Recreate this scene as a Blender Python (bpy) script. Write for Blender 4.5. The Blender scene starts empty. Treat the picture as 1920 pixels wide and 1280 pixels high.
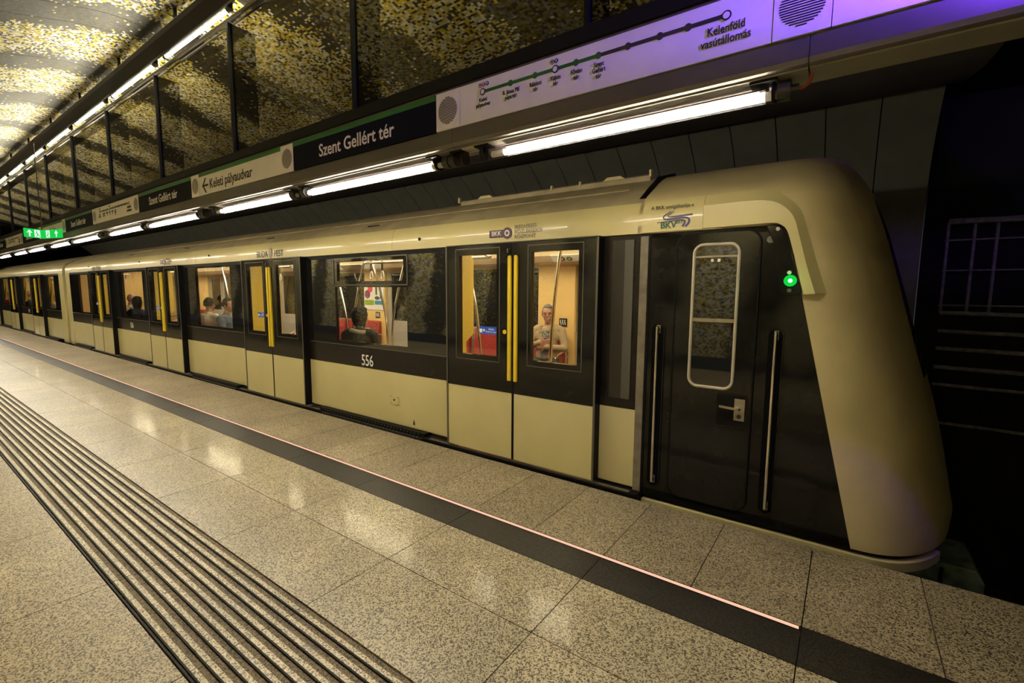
import bpy, bmesh, math, random
from mathutils import Vector, Matrix
random.seed(4)
SC = bpy.context.scene
COL = SC.collection

# ------------------------------------------------------------------ camera
FPX, YAW, PIT, ROL, CAMZ = 873.6, math.radians(35.696), math.radians(6.164), math.radians(0.353), 1.55
_f = Vector((-math.sin(YAW) * math.cos(PIT), math.cos(YAW) * math.cos(PIT), -math.sin(PIT)))
_r = Vector((math.cos(YAW), math.sin(YAW), 0))
_u = _r.cross(_f)
r2 = _r * math.cos(ROL) + _u * math.sin(ROL)
u2 = -_r * math.sin(ROL) + _u * math.cos(ROL)
cd = bpy.data.cameras.new('camera')
cd.sensor_width = 36.0
cd.lens = FPX * 36.0 / 1920.0
cd.clip_start = 0.02
cam = bpy.data.objects.new('camera', cd)
COL.objects.link(cam)
cam.matrix_world = Matrix(((r2.x, u2.x, -_f.x, 0), (r2.y, u2.y, -_f.y, 0), (r2.z, u2.z, -_f.z, CAMZ), (0, 0, 0, 1)))
SC.camera = cam

# ------------------------------------------------------------------ world, exposure, large lights
w = bpy.data.worlds.new('world')
SC.world = w
w.use_nodes = True
w.node_tree.nodes['Background'].inputs[0].default_value = (0.010, 0.010, 0.012, 1)
w.node_tree.nodes['Background'].inputs[1].default_value = 1.0
SC.view_settings.view_transform = 'Standard'
SC.view_settings.look = 'None'
SC.view_settings.exposure = 1.55
SC.view_settings.gamma = 1.0
SC.view_settings.use_curve_mapping = False
TUBE_LOW, TUBE_HIGH, FILL_BACK = 68.0, 48.0, 95.0      # radiance of the tube lamps; the last is an added unseen fill
SALOON = 2.4                                             # saloon light strips of the train
BLUE_W = 85.0                                            # blue lamp above the platform's end


def lamp(name, kind, loc, energy, color, size=None, target=None):
    d = bpy.data.lights.new(name, kind)
    d.energy = energy
    d.color = color
    if kind == 'AREA':
        d.shape = 'RECTANGLE'
        d.size, d.size_y = size
    elif size:
        d.shadow_soft_size = size
    o = bpy.data.objects.new(name, d)
    COL.objects.link(o)
    o.location = loc
    if target:
        o.rotation_euler = (Vector(target) - Vector(loc)).to_track_quat('-Z', 'Y').to_euler()
    return o


bl = lamp('blue_lamp', 'POINT', (0.55, 2.05, 3.05), BLUE_W, (0.16, 0.05, 1.0), 0.03)


# ------------------------------------------------------------------ helpers
def tag(o, label=None, cat=None, group=None, kind=None):
    if label:
        o['label'] = label
    if cat:
        o['category'] = cat
    if group:
        o['group'] = group
    if kind:
        o['kind'] = kind
    return o


def thing(name, loc, label=None, cat=None, group=None, kind=None):
    o = bpy.data.objects.new(name, None)
    o.empty_display_size = 0.1
    COL.objects.link(o)
    o.location = loc
    return tag(o, label, cat, group, kind)


def attach(o, parent):
    if parent is not None:
        o.parent = parent
        p = parent
        off = Vector((0, 0, 0))
        while p is not None:          # parents are only ever translated
            off += p.location
            p = p.parent
        # children keep world coordinates
        o.matrix_parent_inverse = Matrix.Translation(-WORLD[parent.name])
    WORLD[o.name] = WORLD.get(o.name, Vector((0, 0, 0)))
    return o


WORLD = {}
_thing0 = thing


def thing(name, loc, *a, **k):
    o = _thing0(name, loc, *a, **k)
    WORLD[o.name] = Vector(loc)
    return o


def link(name, mesh, parent=None, loc=None):
    o = bpy.data.objects.new(name, mesh)
    COL.objects.link(o)
    if loc is not None:
        o.location = loc
    attach(o, parent)
    WORLD[o.name] = (Vector(loc) if loc is not None else Vector((0, 0, 0)))
    return o


class MB:
    def __init__(s):
        s.v, s.f, s.m = [], [], []

    def face(s, pts, mi=0):
        b = len(s.v)
        s.v += [tuple(p) for p in pts]
        s.f.append(tuple(range(b, b + len(pts))))
        s.m.append(mi)

    def box(s, x0, x1, y0, y1, z0, z1, mi=0):
        b = len(s.v)
        s.v += [(x0, y0, z0), (x1, y0, z0), (x1, y1, z0), (x0, y1, z0), (x0, y0, z1), (x1, y0, z1), (x1, y1, z1), (x0, y1, z1)]
        for q in ((0, 3, 2, 1), (4, 5, 6, 7), (0, 1, 5, 4), (1, 2, 6, 5), (2, 3, 7, 6), (3, 0, 4, 7)):
            s.f.append(tuple(b + i for i in q))
            s.m.append(mi)
        return s

    def prism(s, pts, axis, a0, a1, mi=0, close=True):
        """extrude a 2D outline: axis x -> pts are (y,z); axis y -> (x,z); axis z -> (x,y)"""
        def P(p, a):
            return {'x': (a, p[0], p[1]), 'y': (p[0], a, p[1]), 'z': (p[0], p[1], a)}[axis]
        n = len(pts)
        b = len(s.v)
        s.v += [P(p, a0) for p in pts] + [P(p, a1) for p in pts]
        for i in range(n if close else n - 1):
            j = (i + 1) % n
            s.f.append((b + i, b + j, b + n + j, b + n + i))
            s.m.append(mi)
        if close:
            s.f.append(tuple(b + i for i in range(n - 1, -1, -1)))
            s.m.append(mi)
            s.f.append(tuple(b + n + i for i in range(n)))
            s.m.append(mi)
        return s

    def ring_prism(s, outer, inner, y0, y1, mi=0):
        """frame between two outlines of equal count in the XZ plane"""
        n = len(outer)
        b = len(s.v)
        for y in (y0, y1):
            s.v += [(p[0], y, p[1]) for p in outer] + [(p[0], y, p[1]) for p in inner]
        for i in range(n):
            j = (i + 1) % n
            for q in ((i, j, n + j, n + i), (2 * n + j, 2 * n + i, 3 * n + i, 3 * n + j), (j, i, 2 * n + i, 2 * n + j), (n + i, n + j, 3 * n + j, 3 * n + i)):
                s.f.append(tuple(b + k for k in q))
                s.m.append(mi)
        return s

    def tube(s, path, r, n=10, mi=0, closed=False, cap=True):
        path = [Vector(p) for p in path]
        m = len(path)
        rs = r if isinstance(r, (list, tuple)) else [r] * m
        b = len(s.v)
        up = None
        for i, p in enumerate(path):
            if closed:
                d = path[(i + 1) % m] - path[i - 1]
            else:
                d = path[min(i + 1, m - 1)] - path[max(i - 1, 0)]
            d.normalize()
            if up is None:
                up = Vector((0, 0, 1)) if abs(d.z) < 0.9 else Vector((0, 1, 0))
            a = d.cross(up)
            if a.length < 1e-6:
                a = d.cross(Vector((1, 0, 0)))
            a.normalize()
            c = a.cross(d).normalized()
            up = c
            for k in range(n):
                t = 2 * math.pi * k / n
                s.v.append(tuple(p + a * math.cos(t) * rs[i] + c * math.sin(t) * rs[i]))
        for i in range(m if closed else m - 1):
            i2 = (i + 1) % m
            for k in range(n):
                k2 = (k + 1) % n
                s.f.append((b + i * n + k, b + i * n + k2, b + i2 * n + k2, b + i2 * n + k))
                s.m.append(mi)
        if cap and not closed:
            s.f.append(tuple(b + k for k in range(n)))
            s.m.append(mi)
            s.f.append(tuple(b + (m - 1) * n + k for k in range(n - 1, -1, -1)))
            s.m.append(mi)
        return s

    def cyl(s, p0, p1, r, n=12, mi=0):
        return s.tube([p0, p1], r, n, mi)

    def disc(s, c, r, y0, y1, n=24, mi=0):
        return s.prism([(c[0] + r * math.cos(2 * math.pi * k / n), c[1] + r * math.sin(2 * math.pi * k / n)) for k in range(n)], 'y', y0, y1, mi)

    def ell(s, c, rad, nu=16, nv=10, mi=0):
        b = len(s.v)
        for i in range(nv + 1):
            ph = math.pi * i / nv
            for k in range(nu):
                t = 2 * math.pi * k / nu
                s.v.append((c[0] + rad[0] * math.sin(ph) * math.cos(t), c[1] + rad[1] * math.sin(ph) * math.sin(t), c[2] + rad[2] * math.cos(ph)))
        for i in range(nv):
            for k in range(nu):
                k2 = (k + 1) % nu
                s.f.append((b + i * nu + k, b + (i + 1) * nu + k, b + (i + 1) * nu + k2, b + i * nu + k2))
                s.m.append(mi)
        return s

    def mesh(s, name, mats, smooth=False, bevel=0, fix=True):
        me = bpy.data.meshes.new(name)
        me.from_pydata(s.v, [], s.f)
        for m in (mats if isinstance(mats, (list, tuple)) else [mats]):
            me.materials.append(m)
        me.polygons.foreach_set('material_index', s.m)
        if fix or bevel:
            bm = bmesh.new()
            bm.from_mesh(me)
            bmesh.ops.remove_doubles(bm, verts=bm.verts, dist=1e-5)
            bmesh.ops.recalc_face_normals(bm, faces=bm.faces)
            if bevel:
                ed = [e for e in bm.edges if len(e.link_faces) == 2 and e.calc_face_angle(0) > 0.6]
                bmesh.ops.bevel(bm, geom=ed, offset=bevel, segments=2, affect='EDGES', profile=0.6)
            bm.to_mesh(me)
            bm.free()
        if smooth:
            for p in me.polygons:
                p.use_smooth = True
            if smooth != 'all':
                try:
                    me.set_sharp_from_angle(angle=math.radians(38))
                except Exception:
                    pass
        me.update()
        return me

    def build(s, name, mats, parent=None, smooth=False, bevel=0):
        return link(name, s.mesh(name, mats, smooth, bevel), parent)


def rrect(x0, x1, z0, z1, r, n=6):
    """rounded rectangle outline, counter-clockwise"""
    out = []
    for cx, cz, a in ((x1 - r, z1 - r, 0), (x0 + r, z1 - r, 90), (x0 + r, z0 + r, 180), (x1 - r, z0 + r, 270)):
        for k in range(n + 1):
            t = math.radians(a + 90 * k / n)
            out.append((cx + r * math.cos(t), cz + r * math.sin(t)))
    return out


def crom(P, n=8):
    out = []
    Q = [P[0]] + list(P) + [P[-1]]
    for i in range(1, len(Q) - 2):
        p0, p1, p2, p3 = (Vector(q) for q in (Q[i - 1], Q[i], Q[i + 1], Q[i + 2]))
        for k in range(n):
            t = k / n
            out.append(0.5 * ((2 * p1) + (-p0 + p2) * t + (2 * p0 - 5 * p1 + 4 * p2 - p3) * t * t + (-p0 + 3 * p1 - 3 * p2 + p3) * t ** 3))
    out.append(Vector(P[-1]))
    return out


def interp(x, xs, ys):
    if x <= xs[0]:
        return ys[0]
    for i in range(1, len(xs)):
        if x <= xs[i]:
            return ys[i - 1] + (ys[i] - ys[i - 1]) * (x - xs[i - 1]) / (xs[i] - xs[i - 1])
    return ys[-1]


_tcache = {}


def text_mesh(body, size, mat, xs=1.0, align='CENTER', depth=0.0008, bold=0.0, space=1.0, line=1.0, fit=None):
    key = (body, size, mat.name, xs, align, depth, bold, space, line, fit)
    if key in _tcache:
        return _tcache[key]
    c = bpy.data.curves.new('txt', 'FONT')
    c.body = body
    c.size = size
    c.align_x = align
    c.align_y = 'CENTER'
    c.extrude = depth
    c.offset = bold * size
    c.space_character = space
    c.space_line = line
    c.resolution_u = 3
    o = bpy.data.objects.new('txt', c)
    COL.objects.link(o)
    dg = bpy.context.evaluated_depsgraph_get()
    me = bpy.data.meshes.new_from_object(o.evaluated_get(dg))
    bpy.data.objects.remove(o)
    bpy.data.curves.remove(c)
    if fit:
        vx = [v.co.x for v in me.vertices]
        xs = fit / (max(vx) - min(vx))
    me.transform(Matrix.Rotation(math.pi / 2, 4, 'X') @ Matrix.Diagonal((xs, 1, 1, 1)))
    me.materials.clear()
    me.materials.append(mat)
    _tcache[key] = me
    return me


def text(name, body, size, loc, mat, parent, **k):
    return link(name, text_mesh(body, size, mat, **k), parent, loc)


# ------------------------------------------------------------------ materials
def newmat(name):
    m = bpy.data.materials.new(name)
    m.use_nodes = True
    return m, m.node_tree, m.node_tree.nodes['Principled BSDF']


def plain(name, col, rough=0.5, metal=0.0, spec=0.5, coat=0.0, var=0.0, vscale=6.0, bump=0.0, bscale=60.0, emit=None, es=0.0, rvar=0.0):
    m, nt, b = newmat(name)
    N = nt.nodes
    b.inputs['Base Color'].default_value = (*col, 1)
    b.inputs['Roughness'].default_value = rough
    b.inputs['Metallic'].default_value = metal
    b.inputs['Specular IOR Level'].default_value = spec
    b.inputs['Coat Weight'].default_value = coat
    b.inputs['Coat Roughness'].default_value = 0.04
    geo = None
    if var or bump or rvar:
        geo = N.new('ShaderNodeNewGeometry')
    if var or rvar:
        t = N.new('ShaderNodeTexNoise')
        t.inputs['Scale'].default_value = vscale
        t.inputs['Detail'].default_value = 6
        nt.links.new(geo.outputs['Position'], t.inputs['Vector'])
    if var:
        r = N.new('ShaderNodeValToRGB')
        r.color_ramp.elements[0].position = 0.3
        r.color_ramp.elements[1].position = 0.7
        r.color_ramp.elements[0].color = (*[c * (1 - var) for c in col], 1)
        r.color_ramp.elements[1].color = (*[min(1, c * (1 + var * 0.6)) for c in col], 1)
        nt.links.new(t.outputs[0], r.inputs[0])
        nt.links.new(r.outputs[0], b.inputs['Base Color'])
    if rvar:
        mr = N.new('ShaderNodeMapRange')
        mr.inputs[1].default_value = 0.3
        mr.inputs[2].default_value = 0.7
        mr.inputs[3].default_value = max(0.02, rough - rvar)
        mr.inputs[4].default_value = rough + rvar
        nt.links.new(t.outputs[0], mr.inputs[0])
        nt.links.new(mr.outputs[0], b.inputs['Roughness'])
    if bump:
        t2 = N.new('ShaderNodeTexNoise')
        t2.inputs['Scale'].default_value = bscale
        t2.inputs['Detail'].default_value = 4
        nt.links.new(geo.outputs['Position'], t2.inputs['Vector'])
        bp = N.new('ShaderNodeBump')
        bp.inputs['Strength'].default_value = bump
        bp.inputs['Distance'].default_value = 0.01
        nt.links.new(t2.outputs[0], bp.inputs['Height'])
        nt.links.new(bp.outputs[0], b.inputs['Normal'])
    if emit:
        b.inputs['Emission Color'].default_value = (*emit, 1)
        b.inputs['Emission Strength'].default_value = es
    return m


def glow(name, col, s):
    m = bpy.data.materials.new(name)
    m.use_nodes = True
    nt = m.node_tree
    nt.nodes.clear()
    e = nt.nodes.new('ShaderNodeEmission')
    e.inputs[0].default_value = (*col, 1)
    e.inputs[1].default_value = s
    o = nt.nodes.new('ShaderNodeOutputMaterial')
    nt.links.new(e.outputs[0], o.inputs[0])
    return m


def glass(name, tint=(1, 1, 1), ior=1.5, rough=0.0, boost=1.0):
    """thin pane: transparent body with a Fresnel mirror coat"""
    m = bpy.data.materials.new(name)
    m.use_nodes = True
    nt = m.node_tree
    nt.nodes.clear()
    N = nt.nodes
    tr = N.new('ShaderNodeBsdfTransparent')
    tr.inputs[0].default_value = (*tint, 1)
    gl = N.new('ShaderNodeBsdfGlossy')
    gl.inputs['Roughness'].default_value = rough
    fr = N.new('ShaderNodeFresnel')
    fr.inputs[0].default_value = ior
    mu = N.new('ShaderNodeMath')
    mu.operation = 'MULTIPLY'
    mu.use_clamp = True
    mu.inputs[1].default_value = boost
    mx = N.new('ShaderNodeMixShader')
    o = N.new('ShaderNodeOutputMaterial')
    ge = N.new('ShaderNodeNewGeometry')
    mi = N.new('ShaderNodeMix')
    mi.inputs[2].default_value = ior
    mi.inputs[3].default_value = 1.0 / ior
    nt.links.new(ge.outputs['Backfacing'], mi.inputs[0])
    nt.links.new(mi.outputs[0], fr.inputs[0])
    nt.links.new(fr.outputs[0], mu.inputs[0])
    nt.links.new(mu.outputs[0], mx.inputs[0])
    nt.links.new(tr.outputs[0], mx.inputs[1])
    nt.links.new(gl.outputs[0], mx.inputs[2])
    nt.links.new(mx.outputs[0], o.inputs[0])
    return m


def granite(name, base, dark, light, rough=0.3, speck=0.5, scale=125.0, bump=0.05, coat=0.0):
    m, nt, b = newmat(name)
    N = nt.nodes
    L = nt.links.new
    geo = N.new('ShaderNodeNewGeometry')
    n1 = N.new('ShaderNodeTexVoronoi')
    n1.inputs['Scale'].default_value = scale * 1.5
    L(geo.outputs['Position'], n1.inputs['Vector'])
    na = N.new('ShaderNodeSeparateColor')
    L(n1.outputs['Color'], na.inputs[0])
    nb = N.new('ShaderNodeTexNoise')
    nb.inputs['Scale'].default_value = scale * 0.55
    nb.inputs['Detail'].default_value = 3
    L(geo.outputs['Position'], nb.inputs['Vector'])
    nc = N.new('ShaderNodeMath')
    nc.operation = 'MULTIPLY_ADD'
    nc.inputs[1].default_value = 0.5
    L(nb.outputs[0], nc.inputs[0])
    nd = N.new('ShaderNodeMath')
    nd.operation = 'MULTIPLY_ADD'
    nd.inputs[1].default_value = 0.80
    nd.inputs[2].default_value = -0.16
    L(na.outputs[0], nd.inputs[0])
    L(nd.outputs[0], nc.inputs[2])
    r = N.new('ShaderNodeValToRGB')
    cr = r.color_ramp
    cr.elements[0].position = 0.27
    cr.elements[0].color = (*dark, 1)
    cr.elements[1].position = 0.68
    cr.elements[1].color = (*light, 1)
    e = cr.elements.new(0.44)
    e.color = (*base, 1)
    L(nc.outputs[0], r.inputs[0])
    n2 = N.new('ShaderNodeTexNoise')
    n2.inputs['Scale'].default_value = 1.7
    n2.inputs['Detail'].default_value = 6
    L(geo.outputs['Position'], n2.inputs['Vector'])
    mr = N.new('ShaderNodeMapRange')
    mr.inputs[1].default_value = 0.3
    mr.inputs[2].default_value = 0.7
    mr.inputs[3].default_value = 0.78
    mr.inputs[4].default_value = 1.12
    L(n2.outputs[0], mr.inputs[0])
    oi = N.new('ShaderNodeObjectInfo')
    m2 = N.new('ShaderNodeMapRange')
    m2.inputs[3].default_value = 0.92
    m2.inputs[4].default_value = 1.06
    L(oi.outputs['Random'], m2.inputs[0])
    mu = N.new('ShaderNodeMath')
    mu.operation = 'MULTIPLY'
    L(mr.outputs[0], mu.inputs[0])
    L(m2.outputs[0], mu.inputs[1])
    vm = N.new('ShaderNodeVectorMath')
    vm.operation = 'SCALE'
    L(r.outputs[0], vm.inputs[0])
    L(mu.outputs[0], vm.inputs['Scale'])
    L(vm.outputs[0], b.inputs['Base Color'])
    b.inputs['Roughness'].default_value = rough
    b.inputs['Coat Weight'].default_value = coat
    b.inputs['Coat Roughness'].default_value = 0.10
    if bump:
        bp = N.new('ShaderNodeBump')
        bp.inputs['Strength'].default_value = bump
        bp.inputs['Distance'].default_value = 0.004
        L(nc.outputs[0], bp.inputs['Height'])
        L(bp.outputs[0], b.inputs['Normal'])
    return m


def mosaic(name):
    m, nt, b = newmat(name)
    N = nt.nodes
    L = nt.links.new

    def M(op, a, c=None, d=None, clamp=False):
        x = N.new('ShaderNodeMath')
        x.operation = op
        x.use_clamp = clamp
        for i, q in enumerate((a, c, d)):
            if q is None:
                continue
            if isinstance(q, (int, float)):
                x.inputs[i].default_value = q
            else:
                L(q, x.inputs[i])
        return x.outputs[0]

    geo = N.new('ShaderNodeNewGeometry')
    sx = N.new('ShaderNodeSeparateXYZ')
    L(geo.outputs['Position'], sx.inputs[0])
    uv = N.new('ShaderNodeUVMap')
    su = N.new('ShaderNodeSeparateXYZ')
    L(uv.outputs[0], su.inputs[0])
    X, S = sx.outputs[0], su.outputs[1]
    T = 0.023
    cx = M('FLOOR', M('DIVIDE', X, T * 1.5))
    cs = M('FLOOR', M('DIVIDE', S, T))
    cell = N.new('ShaderNodeCombineXYZ')
    L(cx, cell.inputs[0])
    L(cs, cell.inputs[1])
    wx = M('MULTIPLY', cx, T * 1.5)
    ws = M('MULTIPLY', cs, T)
    pos = N.new('ShaderNodeCombineXYZ')
    L(wx, pos.inputs[0])
    L(ws, pos.inputs[1])
    n1 = N.new('ShaderNodeTexNoise')
    n1.inputs['Scale'].default_value = 0.55
    n1.inputs['Detail'].default_value = 2
    L(pos.outputs[0], n1.inputs['Vector'])
    n2 = N.new('ShaderNodeTexNoise')
    n2.inputs['Scale'].default_value = 3.2
    n2.inputs['Detail'].default_value = 3
    L(pos.outputs[0], n2.inputs['Vector'])
    ph = M('ADD', M('SUBTRACT', wx, M('MULTIPLY', ws, 0.30)), M('MULTIPLY', M('SUBTRACT', n1.outputs[0], 0.5), 1.5))
    fr = M('FRACT', M('ADD', M('DIVIDE', ph, 2.08), 50.0 + 0.10))
    tri = M('MULTIPLY', M('ABSOLUTE', M('SUBTRACT', fr, 0.5)), 2.0)
    dd = M('ADD', tri, M('MULTIPLY', M('SUBTRACT', n2.outputs[0], 0.5), 0.55))
    den = N.new('ShaderNodeMapRange')
    den.interpolation_type = 'SMOOTHSTEP'
    den.inputs[1].default_value = 0.26
    den.inputs[2].default_value = 0.58
    den.inputs[3].default_value = 0.02
    den.inputs[4].default_value = 0.74
    L(dd, den.inputs[0])
    wn = N.new('ShaderNodeTexWhiteNoise')
    wn.noise_dimensions = '2D'
    L(cell.outputs[0], wn.inputs['Vector'])
    sc = N.new('ShaderNodeSeparateColor')
    L(wn.outputs['Color'], sc.inputs[0])
    bright = M('LESS_THAN', sc.outputs[0], den.outputs[0])
    # colour of a bright piece: yellow comes in clumps
    n3 = N.new('ShaderNodeTexNoise')
    n3.inputs['Scale'].default_value = 5.5
    n3.inputs['Detail'].default_value = 2
    L(pos.outputs[0], n3.inputs['Vector'])
    pick = M('ADD', M('MULTIPLY', sc.outputs[1], 0.62), M('MULTIPLY', M('SUBTRACT', n3.outputs[0], 0.3), 0.9))
    rp = N.new('ShaderNodeValToRGB')
    rp.color_ramp.interpolation = 'CONSTANT'
    els = [(0.0, (0.22, 0.26, 0.30)), (0.13, (0.78, 0.77, 0.72)), (0.40, (0.48, 0.47, 0.45)), (0.50, (0.62, 0.50, 0.04)), (0.72, (0.36, 0.28, 0.02)), (0.90, (0.10, 0.02, 0.02))]
    rp.color_ramp.elements[0].position, rp.color_ramp.elements[0].color = els[0][0], (*els[0][1], 1)
    rp.color_ramp.elements[1].position, rp.color_ramp.elements[1].color = els[1][0], (*els[1][1], 1)
    for p, c in els[2:]:
        e = rp.color_ramp.elements.new(p)
        e.color = (*c, 1)
    L(pick, rp.inputs[0])
    dk = N.new('ShaderNodeValToRGB')
    dk.color_ramp.interpolation = 'CONSTANT'
    dk.color_ramp.elements[0].color = (0.020, 0.018, 0.012, 1)
    dk.color_ramp.elements[1].position = 0.6
    dk.color_ramp.elements[1].color = (0.055, 0.045, 0.022, 1)
    L(sc.outputs[2], dk.inputs[0])
    mx = N.new('ShaderNodeMix')
    mx.data_type = 'RGBA'
    L(bright, mx.inputs[0])
    L(dk.outputs[0], mx.inputs[6])
    L(rp.outputs[0], mx.inputs[7])
    # joints between the small tesserae
    fx = M('ABSOLUTE', M('SUBTRACT', M('FRACT', M('DIVIDE', X, T * 0.5)), 0.5))
    fs = M('ABSOLUTE', M('SUBTRACT', M('FRACT', M('DIVIDE', S, T * 0.5)), 0.5))
    jt = M('GREATER_THAN', M('MAXIMUM', fx, fs), 0.42)
    mg = N.new('ShaderNodeMix')
    mg.data_type = 'RGBA'
    L(M('MULTIPLY', jt, 0.75), mg.inputs[0])
    L(mx.outputs[2], mg.inputs[6])
    mg.inputs[7].default_value = (0.03, 0.027, 0.02, 1)
    L(mg.outputs[2], b.inputs['Base Color'])
    b.inputs['Roughness'].default_value = 0.5
    b.inputs['Specular IOR Level'].default_value = 0.25
    return m


CREAM = plain('cream_paint', (0.62, 0.55, 0.255), 0.32, coat=0.35, var=0.05, vscale=3)
CREAM_D = plain('cream_dusty_roof', (0.40, 0.34, 0.19), 0.6, var=0.22, vscale=5, bump=0.03)
CREAM_N = plain('cream_nose', (0.58, 0.49, 0.25), 0.42, var=0.16, vscale=2.5, bump=0.02, bscale=12)
BLACK = plain('black_gloss', (0.009, 0.0085, 0.0075), 0.10, spec=0.35, rvar=0.04, vscale=9, var=0.5)
BLACKP = plain('black_band_paint', (0.014, 0.011, 0.009), 0.25, spec=0.3, var=0.3, vscale=8)
RIBBON = plain('black_ribbon_glass', (0.010, 0.010, 0.009), 0.03, spec=0.75)
RUBBER = plain('black_rubber', (0.005, 0.005, 0.005), 0.5, spec=0.15)
DARKM = plain('dark_metal', (0.05, 0.047, 0.042), 0.35, metal=0.6)
STEEL = plain('brushed_steel', (0.42, 0.38, 0.32), 0.3, metal=0.9, var=0.15, vscale=20)
GREYM = plain('grey_aluminium', (0.16, 0.145, 0.125), 0.38, metal=0.7, var=0.1, vscale=3)
CHROME = plain('chrome', (0.75, 0.70, 0.62), 0.14, metal=1.0)
YELLOW = plain('yellow_plastic', (0.80, 0.58, 0.03), 0.4)
YPANEL = plain('yellow_panel', (0.88, 0.62, 0.07), 0.35)
TAN = plain('tan_panel', (0.80, 0.55, 0.21), 0.4, var=0.05)
BEIGE = plain('beige_interior', (0.60, 0.47, 0.28), 0.45)
GREYI = plain('grey_interior', (0.40, 0.36, 0.30), 0.5)
REDF = plain('red_seat_fabric', (0.36, 0.03, 0.02), 0.8, var=0.5, vscale=60)
FLOORI = plain('saloon_floor', (0.10, 0.09, 0.08), 0.6)
WHITEP = plain('white_print', (0.78, 0.76, 0.70), 0.5)
BLACKT = plain('black_print', (0.012, 0.012, 0.012), 0.5)
GREYT = plain('grey_print', (0.20, 0.17, 0.12), 0.5)
PURPLE = plain('purple_print', (0.075, 0.022, 0.060), 0.4)
VIOLET = plain('violet_print', (0.05, 0.04, 0.18), 0.4)
TEAL = plain('green_print', (0.01, 0.10, 0.06), 0.4)
GREENB = plain('green_line_paint', (0.01, 0.13, 0.02), 0.4)
NAVY = plain('navy_sign', (0.005, 0.006, 0.014), 0.5, spec=0.05)
SIGNW = plain('white_sign', (0.78, 0.74, 0.68), 0.4, var=0.03)
BLUEP = plain('blue_sticker', (0.02, 0.10, 0.62), 0.4, emit=(0.02, 0.10, 0.62), es=0.0)
REDP = plain('red_print', (0.45, 0.03, 0.03), 0.5)
MAP2 = plain('blue_grey_print', (0.03, 0.05, 0.15), 0.5)
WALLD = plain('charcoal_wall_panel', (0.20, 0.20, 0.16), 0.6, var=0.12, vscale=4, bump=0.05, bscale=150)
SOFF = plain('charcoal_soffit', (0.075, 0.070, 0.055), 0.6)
VOID = plain('unlit_black', (0.003, 0.003, 0.0035), 0.9, spec=0.1)  # near-black colour stands in for the shade of recesses and the unlit tunnel
TUNN = plain('tunnel_concrete', (0.012, 0.012, 0.014), 0.95, var=0.3, vscale=3)
RACK = plain('dusty_cable', (0.30, 0.28, 0.31), 0.8, var=0.4, vscale=15)
CONC = plain('track_concrete', (0.03, 0.028, 0.026), 0.9, var=0.3)
GROUT = plain('grout', (0.025, 0.020, 0.012), 0.9, spec=0.1)
MOS = mosaic('mosaic_tesserae')
SLAB = granite('beige_granite', (0.36, 0.30, 0.18), (0.07, 0.055, 0.03), (0.50, 0.43, 0.28), rough=0.36, coat=0.45)
SLABE = granite('edge_granite', (0.34, 0.275, 0.165), (0.06, 0.047, 0.027), (0.46, 0.38, 0.235), rough=0.45)
BAND = granite('black_granite', (0.017, 0.014, 0.010), (0.005, 0.005, 0.004), (0.035, 0.029, 0.020), rough=0.42, coat=0.06)
RIBM = granite('rib_granite', (0.40, 0.335, 0.195), (0.10, 0.08, 0.045), (0.52, 0.44, 0.27), rough=0.38)
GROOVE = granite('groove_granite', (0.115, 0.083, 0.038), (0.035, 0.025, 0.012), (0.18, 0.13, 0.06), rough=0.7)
PANE = glass('clear_pane', (0.92, 0.92, 0.88), 1.5, boost=1.0)
SCREENG = glass('screen_glass', (0.70, 0.66, 0.55), 1.5, boost=1.1)
FING = glass('fin_glass', (0.10, 0.10, 0.09), 1.5, boost=1.5)
PIPEG = glass('pipe_glass', (0.88, 0.86, 0.95), 1.45, boost=0.35)
TUBEL = glow('tube_glow_low', (1.0, 0.91, 0.66), TUBE_LOW)
TUBEH = glow('tube_glow_high', (1.0, 0.91, 0.66), TUBE_HIGH)
FILLB = glow('fill_glow_back', (1.0, 0.89, 0.64), FILL_BACK)
STRIPG = glow('floor_strip_glow', (1.0, 0.56, 0.38), 0.36)
SALG = glow('saloon_glow', (1.0, 0.86, 0.60), SALOON)
EXITG = glow('exit_green', (0.01, 0.50, 0.06), 0.42)
EXITW = glow('exit_white', (0.75, 1.0, 0.80), 0.38)
GHALO = glow('green_led_halo', (0.005, 0.8, 0.06), 0.30)
LEDW = glow('green_led_core', (0.5, 1.0, 0.7), 4.0)

# ================================================================== SETTING
XW0, XW1 = -31.075, 0.65                      # station length in view; tunnel beyond
PEDGE = 3.27                                  # platform edge
J0 = -2.075                                   # a slab joint

# ---- platform floor
fl = thing('floor', (0, 0, 0), 'granite slab platform floor with tactile ribs and dark band', None, None, 'structure')
MB().box(-40, 7, -3.2, PEDGE, -0.30, -0.020).box(-40, 7, PEDGE - 0.12, PEDGE, -1.15, -0.02).build('bedding', GROUT, fl)


def slab_mesh(name, dx, y0, y1, mat, th=0.022, gap=0.005):
    mb = MB()
    mb.box(gap / 2, dx - gap / 2, y0 + gap / 2, y1 - gap / 2, -th, 0)
    return mb.mesh(name, mat)


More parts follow.
